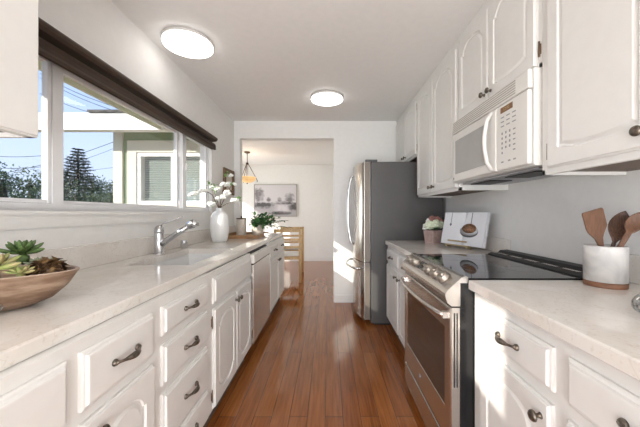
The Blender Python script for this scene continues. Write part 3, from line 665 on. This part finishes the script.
pts = [(.345, FY0+.06, .60)]+[(.285-.07*math.sin(PI*i/10), FY0+.075+(FY1-FY0-.15)*i/10, .60) for i in range(11)]+[(.345, FY1-.06, .60)]
MB().tube(pts, .013, 10).build('handle', 'chrome', d3)
MB().bbox(.40, .53, FY0+.03, FY0+.09, FZ+.0005, FZ+.03, .004).build('hinge_cover', 'fridge_side', fr)
MB().bbox(.40, .53, FY1-.09, FY1-.03, FZ+.0005, FZ+.03, .004).build('hinge_cover', 'fridge_side', fr)

# ------------------------------------------------------------------ ceiling lights
def clight(x, y, label):
    r = thing('ceiling_light', label, 'ceiling light', (x, y, HC-.045), 'round ceiling lights')
    MB().lathe([(.165, HC-.001), (.172, HC-.004), (.172, HC-.022), (.165, HC-.024)], 48, ax=(x, y, 0)).build('rim', 'lampring', r)
    MB().lathe([(.166, HC-.0245), (.170, HC-.030), (.168, HC-.040), (.155, HC-.046), (.08, HC-.05), (.001, HC-.051)], 48, ax=(x, y, 0)).build('diffuser', 'lamp', r)
clight(-1.015, 2.10, 'lit round flush ceiling light nearest the camera, above the window blind')
clight(-.016, 3.10, 'lit round flush ceiling light farther back near the dining opening')

# ------------------------------------------------------------------ dining area
px, py = -1.62, 5.78
pd = thing('pendant_lamp', 'bronze pendant with amber glass bowl hanging in the dining area', 'pendant lamp', (px, py, 1.80))
MB().lathe([(.001, HD-.001), (.06, HD-.001), (.06, HD-.02), (.02, HD-.035), (.001, HD-.036)], 20, ax=(px, py, 0)).build('canopy', 'bronze', pd)
b = MB(); b.tube([(px, py, HD-.03), (px, py, 2.19)], .007, 8); b.lathe([(.01, 0), (.028, .015), (.028, .035), (.01, .05)], 14, ax=(px, py, 2.17)); b.tube([(px-.012, py, 2.17), (px-.012, py, 1.84)], .004, 6); b.tube([(px+.012, py, 2.17), (px+.012, py, 1.84)], .004, 6); b.build('stem', 'bronze', pd)
b = MB()
for k in range(3):
    a = .15+2*PI*k/3; r1 = .175; b.tube([(px+.02*math.cos(a), py+.02*math.sin(a), 2.185), (px+.08*math.cos(a), py+.08*math.sin(a), 2.08), (px+r1*math.cos(a), py+r1*math.sin(a), 1.90), (px+(r1+.025)*math.cos(a), py+(r1+.025)*math.sin(a), 1.85), (px+(r1+.01)*math.cos(a), py+(r1+.01)*math.sin(a), 1.83)], .007, 6)
b.build('arm', 'bronze', pd)
MB().lathe([(.165, 1.925), (.170, 1.925), (.172, 1.90), (.155, 1.86), (.11, 1.83), (.05, 1.815), (.004, 1.812), (.004, 1.818), (.05, 1.822), (.105, 1.838), (.148, 1.866), (.164, 1.90)], 32, ax=(px, py, 0), cap0=False, cap1=False).build('glass_bowl', 'alab', pd)
MB().lathe([(.001, 1.785), (.012, 1.795), (.016, 1.808), (.006, 1.8115), (.001, 1.8115)], 12, ax=(px, py, 0)).build('finial', 'bronze', pd)
pl = bpy.data.lights.new('pendant_bulb', 'POINT'); pl.energy = 2.5; pl.shadow_soft_size = .05; pl.color = (1, .85, .65)
po = bpy.data.objects.new('pendant_bulb', pl); COL.objects.link(po); po.location = (px, py, 1.96)

# painting
ax0, ax1, az0, az1 = -1.875, -.795, 1.12, 1.935
pt = thing('painting', 'framed grey misty landscape painting on the far dining wall', 'painting', ((ax0+ax1)/2, DYB-.02, az0))
b = MB(); t_ = .018
for (x0, x1, z0, z1) in ((ax0, ax0+t_, az0, az1), (ax1-t_, ax1, az0, az1), (ax0+t_, ax1-t_, az0, az0+t_), (ax0+t_, ax1-t_, az1-t_, az1)): b.box(x0, x1, DYB-.035, DYB-.002, z0, z1)
b.build('frame', 'frame_g', pt)
MB().box(ax0+t_, ax1-t_, DYB-.026, DYB-.003, az0+t_, az1-t_).build('canvas', 'painting', pt)
ou = MB().bbox(-.33, -.255, DYB-.008, DYB-.001, .24, .36, .003).build('power_outlet', 'plate'); tag(ou, 'white power outlet low on the far dining wall', 'outlet')

# small brown woven frame on the wall end above the vase
wf = thing('wall_frame', 'small brown woven frame hanging on the left wall behind the vase', 'wall decoration', (WL+.01, 3.70, 1.43))
b = MB(); y0, y1, z0, z1 = 3.50, 3.87, 1.44, 1.76
for (a0, a1, c0, c1) in ((y0, y0+.06, z0, z1), (y1-.06, y1, z0, z1), (y0+.06, y1-.06, z0, z0+.06), (y0+.06, y1-.06, z1-.06, z1)): b.bbox(WL+.001, WL+.025, a0, a1, c0, c1, .005)
b.build('frame', 'frame_b', wf); MB().box(WL+.001, WL+.008, y0+.061, y1-.061, z0+.061, z1-.061).build('backing', 'cream', wf)

# chair: ladder-back oak with cushion, back towards the kitchen
def chair(x, y, rz, label):
    c = thing('dining_chair', label, 'chair', (x, y, 0), 'oak dining chairs'); T = Matrix.Translation((x, y, 0)) @ Matrix.Rotation(rz, 4, 'Z')
    for sx_ in (-1, 1):
        b = MB(); b.tube([(sx_*.215, -.215, .001), (sx_*.215, -.21, .45), (sx_*.215, -.25, .93)], [.024, .026, .022], 8); b.build('rear_leg', 'oak', c, T)
        b = MB(); b.tube([(sx_*.22, .21, .001), (sx_*.22, .21, .66)], [.022, .024], 8); b.build('front_leg', 'oak', c, T)
        b = MB(); b.tube([(sx_*.22, .23, .67), (sx_*.228, 0, .685), (sx_*.217, -.235, .69)], [.018, .02, .017], 8); b.build('armrest', 'oak', c, T)
        b = MB(); b.tube([(sx_*.215, -.2, .2), (sx_*.22, .2, .2)], .011, 6); b.build('side_stretcher', 'oak', c, T)
    for (z, yy, hh) in ((.905, -.249, .05), (.75, -.236, .04), (.62, -.226, .04)):
        b = MB(); n_ = 8; l0 = []
        ls = [[(-.2+.4*i/n_, yy-.012*math.sin(PI*i/n_)-.008, z-hh/2), (-.2+.4*i/n_, yy-.012*math.sin(PI*i/n_)+.008, z-hh/2), (-.2+.4*i/n_, yy-.012*math.sin(PI*i/n_)+.008, z+hh/2), (-.2+.4*i/n_, yy-.012*math.sin(PI*i/n_)-.008, z+hh/2)] for i in range(n_+1)]
        b.loops(ls); b.build('back_rail', 'oak', c, T)
    b = MB(); b.box(-.2, .2, -.2, -.18, .40, .44); b.box(-.2, .2, .18, .2, .40, .44); b.box(-.2, -.18, -.18, .18, .40, .44); b.box(.18, .2, -.18, .18, .40, .44); b.box(-.195, .195, -.195, .195, .441, .452); b.build('seat', 'oak', c, T)
    MB().bbox(-.20, .20, -.19, .20, .4525, .50, .018).build('cushion', 'cushion', c, T)
chair(-.73, 5.22, .12, 'nearer light oak armchair with white cushion beyond the end of the left counter')
chair(-.78, 6.1, .2, 'farther light oak armchair seen through the back of the nearer one')

# ------------------------------------------------------------------ vase with blossom branches
vx, vy = -1.10, 2.93
vt = thing('vase', 'tall white ribbed ceramic vase standing beyond the sink', 'vase', (vx, vy, .915))
rib = lambda a, z: 1+.012*math.cos(24*a)
MB().lathe([(.001, .004), (.062, .0005), (.070, .01), (.083, .06), (.090, .13), (.090, .19), (.083, .25), (.067, .287), (.046, .305), (.033, .315), (.032, .335), (.035, .34), (.029, .338), (.027, .315), (.03, .30), (.001, .29)], 96, ax=(vx, vy, .915), fn=rib).build('body', 'ceramic', vt)
def px3(x, y, d): return Vector(((x-CX)*d/F, d, H-(y-213)*d/F))
def blossom(o, p, r, m='petal', n_=7):
    b = MB(); b.ico(p, r*.55, 1)
    for k in range(n_):
        a = 2*PI*k/n_+random.random(); el = random.uniform(-.5, 1.0)
        d = Vector((math.cos(a)*math.cos(el), math.sin(a)*math.cos(el), math.sin(el))); q = Vector(p)+d*r*.5
        b.ico(q, r*.5, 1, (1, 1, .8))
    b.build('blossom', m, o)
branches = [
    ([(219.5, 205, 2.93), (212, 194, 2.88), (203, 189, 2.84), (193, 191, 2.8)], [(194, 192, .030), (200, 190, .030), (206, 189, .032), (190, 194, .022)], 'longest blossom branch in the vase, arching left over the window sill'),
    ([(219.5, 205, 2.93), (216, 196, 2.98), (214, 188, 3.0)], [(213, 186, .034), (211, 203, .040), (218, 188, .036), (214, 203, .03)], 'short upright blossom branch on the left of the vase'),
    ([(220, 205, 2.93), (222, 194, 2.98), (224, 182, 3.0), (227, 172, 3.02)], [(224, 183, .042), (231, 174, .028), (229, 183, .034), (219, 198, .04)], 'tallest blossom branch in the middle of the vase'),
    ([(220, 205, 2.93), (225, 197, 2.9), (229, 189, 2.88), (234, 181, 2.86)], [(227, 192, .040), (223, 196, .035), (235, 183, .026)], 'blossom branch leaning right in front of the woven frame'),
    ([(221, 205, 2.93), (227, 203, 2.88), (234, 201, 2.86), (241, 198, 2.84)], [(236, 199, .032), (233, 199, .030)], 'low blossom branch reaching right with green leaf tips'),
]
for i, (pts, bl, lab) in enumerate(branches):
    P_ = [Vector((vx+(i-2)*.004, vy, 1.212))]+[px3(*p) for p in pts]
    P_[1] = Vector((vx+(i-2)*.008, vy, 1.268))
    b = MB(); b.tube(P_, [.004]*2+[.0035]*(len(P_)-3)+[.0015], 6); br = b.build('blossom_branch', 'twig'); tag(br, lab, 'branch')
    for (x, y, r) in bl:
        # nearest depth on the branch
        d = pts[-1][2] if abs(x-pts[-1][0]) < 8 else pts[len(pts)//2][2]
        blossom(br, px3(x, y+1, d), r*1.15)
    lf = MB()
    ln = 14 if i in (0, 4) else 5
    for k in range(ln):
        s_ = random.random(); p = P_[-1].lerp(P_[-2], s_*.7) if i != 0 else px3(random.uniform(209, 219), random.uniform(181, 189), 2.9)
        d = Vector((random.uniform(-1, 1), random.uniform(-1, 1), random.uniform(-.3, 1)))
        lf.leaf(p, d, (0, 0, 1), random.uniform(.03, .055), .026)
    lf.build('leaves', 'leaf_l', br)

# ------------------------------------------------------------------ tray and things at the counter's end
ty = thing('tray', 'flat wooden tray under the canister and plant at the counter end', 'tray', (-1.03, 3.55, .915))
b = MB(); b.bbox(-1.24, -.80, 3.25, 3.88, .9155, .927, .003); b.build('base', 'traywood', ty)
b = MB(); b.bbox(-1.24, -.80, 3.25, 3.262, .9275, .955, .003); b.bbox(-1.24, -.80, 3.868, 3.88, .9275, .955, .003); b.bbox(-1.24, -1.228, 3.263, 3.867, .9275, .955, .003); b.bbox(-.812, -.80, 3.263, 3.867, .9275, .955, .003); b.build('rim', 'traywood', ty)
cn = thing('canister', 'tall cream canister with dark lid on the wooden tray', 'canister', (-1.045, 3.48, .928))
MB().lathe([(.001, .0005), (.055, .0005), (.058, .005), (.058, .20), (.056, .203), (.001, .203)], 28, ax=(-1.045, 3.48, .928)).build('body', 'cream', cn)
MB().lathe([(.058, .2035), (.059, .215), (.055, .218), (.012, .219), (.008, .222), (.012, .238), (.001, .242)], 28, ax=(-1.045, 3.48, .928)).build('lid', 'darkwood', cn)
pp = thing('potted_plant', 'leafy green plant in a round cream pot on the tray', 'potted plant', (-.87, 3.55, .928))
MB().lathe([(.001, .0005), (.045, .0005), (.066, .03), (.072, .075), (.062, .115), (.052, .13), (.054, .14), (.046, .14), (.046, .12), (.001, .118)], 28, ax=(-.87, 3.55, .928)).build('pot', 'cream', pp)
b = MB(); st = MB()
for k in range(44):
    a = random.uniform(0, 2*PI); el = random.uniform(-.1, 1.1); L_ = random.uniform(.12, .27)
    d = Vector((math.cos(a)*math.cos(el)+.35, math.sin(a)*math.cos(el)*.7, math.sin(el)*.75)); base = Vector((-.86, 3.55, 1.05)); tip = base+d*L_
    st.tube([base, base.lerp(tip, .5)+Vector((0, 0, .015)), tip], [.0025, .002, .001], 4)
    for q in range(6):
        s_ = .35+.65*q/5; p = base.lerp(tip, s_); dd = d+Vector((random.uniform(-1, 1), random.uniform(-1, 1), random.uniform(-.6, .6)))
        b.leaf(p, dd, (0, 0, 1), random.uniform(.045, .075), .036)
b.build('foliage', 'leaf', pp); st.build('stems', 'leaf', pp)
tag(MB().lathe([(.001, .0005), (.028, .0005), (.04, .02), (.043, .045), (.040, .046), (.037, .022), (.001, .008)], 24, ax=(-.735, 3.50, .915)).build('small_bowl', 'ceramic'), 'small white bowl beside the tray near the counter edge', 'bowl')

# ------------------------------------------------------------------ wooden bowl with succulents
bx, by = -1.02, .865
bw = thing('wooden_bowl', 'rough carved oval wooden bowl on the left counter', 'bowl', (bx, by, .915))
def ring(rx, ry, z, w=.0, n_=48, ph=0):
    out = []
    for j in range(n_):
        a = 2*PI*j/n_; k = 1+w*noise.noise(Vector((math.cos(a)*1.3, math.sin(a)*1.3, z*4+ph)))
        tipk = 1+.07*max(0, math.cos(a))**6*(z-.915)/.12
        lx, ly = rx*math.cos(a)*k*tipk, ry*math.sin(a)*k
        ca, sa = math.cos(.28), math.sin(.28)
        out.append((bx+lx*ca-ly*sa, by+lx*sa+ly*ca, z))
    return out
b = MB(); b.loops([ring(.07, .04, .9155), ring(.11, .065, .918), ring(.155, .10, .94, .08), ring(.185, .125, .975, .08), ring(.205, .14, 1.015, .06), ring(.209, .143, 1.022, .06)], True, False, True); 
b.loops([ring(.198, .132, 1.021, .06), ring(.19, .124, 1.008, .05), ring(.16, .10, .972, .05), ring(.10, .06, .945)], False, True, True); b.build('body', 'bowl', bw)
MB().loops([ring(.209, .143, 1.0222, .06), ring(.206, .141, 1.0245, .06), ring(.199, .134, 1.0245, .06), ring(.197, .131, 1.0212, .06)], False, False, True).build('rim', 'bowlrim', bw)
MB().loops([ring(.165, .104, .985, .02), ring(.12, .07, .992)], True, True, True).build('soil', 'soil', bw)
def rosette(c, r, m, label, n_=22, up=.9, name='succulent'):
    b = MB(); c = Vector(c)
    b.ico(c-Vector((0, 0, r*.25)), r*.3, 1)
    for k in range(n_):
        a = k*2.399; q = (k+1)/n_; el = (1-q)*1.25+.12
        d = Vector((math.cos(a)*math.cos(el), math.sin(a)*math.cos(el), math.sin(el)*up)); L_ = r*(.45+.55*q)
        side = d.cross(Vector((0, 0, 1))).normalized(); nn = side.cross(d).normalized()
        w = r*.34*(.6+.4*q); th = w*.32; ls = []
        for s_, ww in ((0, .35), (.3, .75), (.6, 1.0), (.82, .85), (.96, .35), (1, .05)):
            p = c+d*L_*s_+nn*(r*.12*s_*s_); ls.append([p+side*w*ww*.5*math.cos(t)+nn*th*ww*math.sin(t) for t in [2*PI*j/8 for j in range(8)]])
        b.loops(ls, True, True, True)
    return tag(b.build(name, m), label, 'succulent')
rosette((-.935, .80, 1.045), .080, 'succ', 'large yellow-green succulent rosette at the front left of the bowl')
rosette((-.985, .935, 1.07), .065, 'succ2', 'darker green succulent rising tallest in the bowl', up=1.2)
rosette((-.935, .94, 1.035), .042, 'succ3', 'small grey-green succulent between the big rosette and the dried pod')
rosette((-.875, .825, 1.030), .038, 'succ', 'small pinkish-green succulent at the front rim of the bowl')
b = MB(); pc = Vector((-.865, .890, 1.024))
for k in range(60):
    a = k*2.399; q = k/60; el = 1.3-q*1.5; d = Vector((math.cos(a)*math.cos(el), math.sin(a)*math.cos(el), math.sin(el)*.7))
    p = pc+d*.028; b.leaf(p, d+Vector((random.uniform(-.5, .5), random.uniform(-.5, .5), random.uniform(-.2, .5))), (0, 0, 1), random.uniform(.018, .035), .016, .5, .5)
b.ico(pc, .028, 2, (1.25, 1, .75), disp=.3)
tag(b.build('dried_pod', 'dry'), 'dark brown curled dried pod at the right end of the bowl', 'dried pod')

# silver openwork ornaments
def ornament(c, r, label, sq=1):
    b = MB(); c = Vector(c)
    for k in range(16):
        a = random.uniform(0, 2*PI); el = random.uniform(-.2, 1.3)
        ax_ = Vector((math.cos(a)*math.cos(el), math.sin(a)*math.cos(el), math.sin(el))); s1 = ax_.cross(Vector((.3, .5, .8))).normalized(); s2 = ax_.cross(s1)
        pts = [c+ax_*r*.45+(s1*math.cos(t)+s2*math.sin(t))*r*.42 for t in [2*PI*j/10 for j in range(11)]]
        for p in pts: p.z = max(c.z-r*.6, c.z+(p.z-c.z)*sq)
        b.tube(pts, r*.055, 5)
    return tag(b.build('silver_ornament', 'silver'), label, 'ornament')
ornament((-.93, .80, .915+.023), .034, 'small silvery wire ornament at the left photo edge below the bowl', .6)
ornament((.872, .79, .915+.034), .05, 'small silvery openwork ornament at the right photo edge')

# ------------------------------------------------------------------ utensil crock
cx_, cy_ = 1.092, 1.145
ck = thing('utensil_crock', 'white marble utensil crock with a wooden base band', 'crock', (cx_, cy_, .915))
MB().lathe([(.001, .0215), (.0665, .0215), (.067, .15), (.066, .157), (.063, .160), (.060, .157), (.059, .15), (.059, .035), (.001, .03)], 56, ax=(cx_, cy_, .915)).build('body', 'marble', ck)
MB().lathe([(.001, .0005), (.0655, .0005), (.066, .003), (.066, .020), (.001, .021)], 56, ax=(cx_, cy_, .915)).build('base_band', 'acacia', ck)
def extr(poly, m_, base, up, side, th, label, name, cat='utensil', curve=None):
    # poly: (side, up) outline; returns a slab of thickness th
    up = Vector(up).normalized(); side = Vector(side); side = (side-up*side.dot(up)).normalized(); nn = side.cross(up)
    ls = []
    for t, k in ((-th/2, .96), (-th*.3, 1), (th*.3, 1), (th/2, .96)):
        ls.append([Vector(base)+up*p[1]+side*(p[0]*k)+nn*(t+(curve(p[0], p[1]) if curve else 0)) for p in poly])
    b = MB(); b.loops(ls); return tag(b.build(name, m_), label, cat)
spat = [(-.008, 0), (-.009, .125), (-.016, .155), (-.034, .185), (-.038, .20), (-.040, .263), (-.036, .268), (.034, .272), (.038, .267), (.038, .20), (.022, .175), (.012, .155), (.009, .125), (.008, 0)]
extr(spat, 'spat', (cx_+.022, cy_+.01, .952), (-.27, -.03, 1), (1, -.12, .08), .008, 'reddish wooden spatula with a square flat end in the marble crock', 'spatula')
def spoon(base, up, side, rw, rl, hl, m_, label, hw=.007):
    poly = []
    poly += [(-hw, 0), (-hw, hl)]
    for k in range(1, 16):
        a = -PI/2+.25+ (2*PI-.5)*k/16; 
    up = Vector(up).normalized(); side = Vector(side); side = (side-up*side.dot(up)).normalized(); nn = side.cross(up); base = Vector(base)
    b = MB(); ls = []
    n1 = 6
    prof = [(hw, 0, 0), (hw, hl*.6, 0), (hw, hl*.92, 0)]+[(max(.0015, rw*math.sin(PI*(.08+.92*i/12))**.75 if i < 12 else .0015), hl+rl*2*i/12, .5*rw*math.sin(PI*i/12)) for i in range(13)]
    for (w_, u_, dip) in prof:
        row = []
        for j in range(12):
            t = 2*PI*j/12; cc, ss = math.cos(t), math.sin(t); th = .0045
            row.append(base+up*u_+side*w_*cc+nn*(th*ss-dip*(1-cc*cc)))
        ls.append(row)
    b.loops(ls, True, True, True); return tag(b.build('wooden_spoon', m_), label, 'utensil')
spoon((cx_-.02, cy_-.01, .955), (.40, .05, 1), (.9, -.35, 0), .036, .06, .155, 'darkwood', 'dark wooden spoon leaning right in the marble crock')
spoon((cx_-.040, cy_-.030, .962), (.56, -.06, 1), (.8, -.5, 0), .026, .045, .19, 'spat', 'lighter reddish spoon leaning farthest right in the marble crock', .009)

# ------------------------------------------------------------------ cookbook on stand, flower pot
A = Vector((1.006, 2.56, .941)); B = Vector((1.16, 2.16, .941)); U = (B-A).normalized(); BK = Vector((.93, .36, 0)).normalized(); V = (Vector((0, 0, .262))+BK*.055).normalized(); N = U.cross(V).normalized()
if N.x > 0: N = -N
def BT(o=0): return frame(A+N*o, U, V, N)
Wd = (B-A).length; Hh = .27
stn = thing('book_stand', 'low brass and wood cookbook stand on the short counter', 'book stand', (1.1, 2.36, .915))
MB().bbox(.07, Wd-.12, -.012, -.001, -.015, .035, .002, T=BT()).build('ledge', 'brass', stn)
MB().bbox(.05, Wd-.10, .0, .20, -.016, -.0105, .002, T=BT()).build('back_plate', 'brass', stn)
b = MB(); b.box(.07, .09, -.022, -.0125, -.02, .03, T=BT()); b.box(Wd-.15, Wd-.13, -.022, -.0125, -.02, .03, T=BT()); b.build('foot', 'brass', stn)
MB().bbox(.09, Wd-.14, .022, .034, .030, .035, .001, T=BT()).build('page_holder', 'brass', stn)
bk = thing('cookbook', 'open white cookbook showing a plated pie, propped against the wall', 'book', tuple((A+B)/2))
MB().bbox(-.004, Wd+.004, -.0005, Hh+.004, -.010, -.0065, .001, T=BT()).build('cover', 'ink_l', bk)
b = MB()
for (u0, u1) in ((0, Wd/2-.001), (Wd/2+.001, Wd)):
    ls = []; n_ = 10
    for i in range(n_+1):
        s_ = i/n_; u = u0+(u1-u0)*s_; e_ = (s_ if u0 > 0 else 1-s_); h_ = .020*math.sin(PI*min(1, e_*.5+.02))**.5 if True else 0
        h_ = .004+.016*min(1, (e_*4))**.5
        ls.append([(u, 0, -.006), (u, Hh, -.006), (u, Hh, h_), (u, 0, h_)])
    b.loops(ls, T=BT())
b.build('pages', 'paper', bk)
zt = .0206
MB().lathe([(.001, 0), (.058, 0), (.062, .0004), (.001, .0008)], 32, T=BT(zt) @ Matrix.Translation((Wd*.66, .115, 0)) @ Matrix.Diagonal((1.42, .78, 1, 1))).build('printed_plate_rim', 'ink', bk)
MB().lathe([(.001, 0), (.058, 0), (.001, .0008)], 32, T=BT(zt+.0009) @ Matrix.Translation((Wd*.66-.002, .121, 0)) @ Matrix.Diagonal((1.5, .75, 1, 1))).build('printed_plate', 'paper', bk)
b = MB(); b.lathe([(.001, 0), (.046, 0), (.001, .001)], 24, T=BT(zt+.0018) @ Matrix.Translation((Wd*.66, .138, 0)) @ Matrix.Diagonal((1.5, .85, 1, 1))); b.build('printed_pie', 'pie', bk)
b = MB(); b.box(Wd*.68, Wd*.68+.006, .17, Hh-.003, zt, zt+.0006, T=BT()); b.build('printed_fork', 'ink', bk)
b = MB(); b.box(Wd*.19, Wd*.19+.005, .17, Hh-.003, zt, zt+.0006, T=BT()); b.lathe([(.001, 0), (.011, 0), (.001, .0006)], 16, T=BT(zt) @ Matrix.Translation((Wd*.19+.002, .165, 0))); b.build('printed_spoon', 'ink', bk)

fp = thing('flower_pot', 'pink square pot of white and dusty red flowers beside the cookbook', 'potted flowers', (1.0, 2.78, .915))
sq = lambda r, z: [(1.0+sx_*r, 2.78+sy_*r, z) for sx_, sy_ in ((-1, -1), (1, -1), (1, 1), (-1, 1))]
T = Matrix.Translation((1.0, 2.78, 0)) @ Matrix.Rotation(.5, 4, 'Z') @ Matrix.Translation((-1.0, -2.78, 0))
MB().loops([sq(.05, .9155), sq(.062, 1.04), sq(.057, 1.04), sq(.055, 1.03)], True, True, T=T).build('pot', 'pinkpot', fp)
for (dx, dy, dz, r, m_) in ((-.05, -.03, .06, .042, 'petal_g'), (.0, -.05, .075, .040, 'petal_g'), (-.03, .03, .09, .038, 'petal'), (.045, -.02, .065, .036, 'petal_g'), (.03, .03, .115, .030, 'petal_r'), (-.02, .0, .12, .030, 'petal_r'), (.06, .02, .10, .028, 'petal_r'), (-.07, .02, .045, .032, 'petal')):
    b = MB(); c = Vector((1.015+dx*1.1, 2.78+dy, 1.02+dz*1.05)); r *= 1.1
    for k in range(26):
        a = random.uniform(0, 2*PI); el = random.uniform(-.6, 1.5); d = Vector((math.cos(a)*math.cos(el), math.sin(a)*math.cos(el), math.sin(el)))
        b.ico(c+d*r*.8, r*.3, 1)
    b.ico(c, r*.8, 2); b.build('flower_head', m_, fp)
b = MB()
for k in range(24):
    a = random.uniform(0, 2*PI); p = Vector((1.0+.04*math.cos(a), 2.78+.04*math.sin(a), 1.045)); b.leaf(p, (math.cos(a), math.sin(a), .6), (0, 0, 1), .06, .03)
b.build('leaves', 'leaf', fp)

# ------------------------------------------------------------------ outdoors
struct('ground', MB().box(-60, 20, -30, 80, -1.0, -.5), 'grass')
def tree(x, y, ztop, r, m_, label, zlow=-.4, n_=2600, group='trees beyond the window'):
    t = thing('tree', label, 'tree', (x, y, -.5), group)
    b = MB(); b.tube([(x, y, -.5), (x+.1, y, (zlow+ztop)/2), (x, y, ztop-.6)], [.22, .16, .04], 8); b.build('trunk', 'bark', t)
    f = MB(); blobs = []
    for k in range(16):
        a = random.uniform(0, 2*PI); q = random.random(); zz = zlow+.8+(ztop-zlow-1.3)*q
        rr = r*math.sin(PI*(.25+.6*q)); blobs.append((Vector((x+math.cos(a)*rr*.65, y+math.sin(a)*rr*.65, zz)), r*random.uniform(.38, .55)))
    blobs.append((Vector((x, y, ztop-r*.45)), r*.5))
    for k in range(n_):
        c, rr = random.choice(blobs); d = Vector((random.gauss(0, 1), random.gauss(0, 1), random.gauss(0, 1))).normalized()
        p = c+d*rr*random.uniform(.75, 1.05); f.leaf(p, d+Vector((random.uniform(-1, 1), random.uniform(-1, 1), random.uniform(-1, 1))), (0, 0, 1), random.uniform(.16, .32)*r/2, .13*r/2)
    f.build('crown', m_, t)
def pxt(x, y, d): p = px3(x, y, d); return p.x, p.y, p.z
for (pxx, pyy, d, r, m_, lab) in ((2, 163, 11, .85, 'tree', 'dark tree at the far left edge of the window'), (30, 168, 14, 1.1, 'tree2', 'rounded olive bush-like tree in the left window pane'),
        (62, 172, 24, 1.5, 'tree', 'tree partly hidden behind the window mullion'), (92, 176, 28, 1.6, 'tree2', 'olive tree to the right of the conifer'), (111, 181, 15, .9, 'tree', 'low tree against the wing corner'), (120, 180, 37, 2.0, 'tree', 'far tree behind the wing corner'), (-25, 160, 20, 1.9, 'tree2', 'tree beyond the left end of the window'), (48, 182, 10, .7, 'tree', 'lowest shrubby tree in front of the mullion'), (100, 184, 11.5, .6, 'tree2', 'small near shrub below the olive tree'), (75, 181, 12.5, .9, 'tree', 'dark tree at the foot of the conifer')):
    X_, Y_, Z_ = pxt(pxx, pyy, d); tree(X_, Y_, Z_, r, m_, lab)
# conifer
X_, Y_, Z_ = pxt(78, 148, 20)
cf = thing('conifer', 'tall layered conifer standing above the other trees outside', 'tree', (X_, Y_, -.5), 'trees beyond the window')
MB().tube([(X_, Y_, -.5), (X_, Y_, Z_)], [.2, .03], 8).build('trunk', 'bark', cf)
b = MB(); z = Z_-.1; r = .1; k = 0
while z > 1.2:
    rr = min(1.5, .12+(Z_-z)*.42)
    for j in range(9):
        a = 2*PI*j/9+k*.5+random.uniform(-.15, .15); L_ = rr*random.uniform(.75, 1.1); d = Vector((math.cos(a), math.sin(a), .16))
        n_ = max(5, int(L_*16))
        for i in range(n_):
            p = Vector((X_, Y_, z))+d*L_*(i+1)/n_
            for s_ in (-1, 1):
                sd = Vector((-math.sin(a)*s_, math.cos(a)*s_, random.uniform(-.1, .35)))+d*.7; b.leaf(p, sd, (0, 0, 1), random.uniform(.2, .32), .11, .3)
    z -= .21; k += 1
b.build('foliage', 'pine', cf)
# power lines
for (a_, c_, lab) in (((-40, 151, 14), (46, 155, 14), 'power line highest in the left window pane'), ((-40, 163.5, 14.5), (46, 166, 14.5), 'power line lowest in the left window pane'), ((8, 172, 15), (120, 139, 15), 'power line slanting up past the conifer'),
        ((40, 73, 16), (120, 108, 12), 'uppermost power line under the eave'), ((40, 77, 16.5), (125, 114, 12.5), 'second power line just beneath the uppermost'), ((40, 93, 15), (125, 120, 13), 'power line just above the wing fascia'), ((60, 165, 22), (125, 143, 22), 'power line crossing behind the conifer top'), ((60, 170, 23), (125, 165, 23), 'lower power line crossing behind the conifer')):
    p0, p1 = px3(*a_), px3(*c_); pts = [p0.lerp(p1, i/12)-Vector((0, 0, .15*math.sin(PI*i/12))) for i in range(13)]
    tag(MB().tube(pts, .013, 5).build('power_line', 'wire'), lab, 'power line', 'overhead power lines')
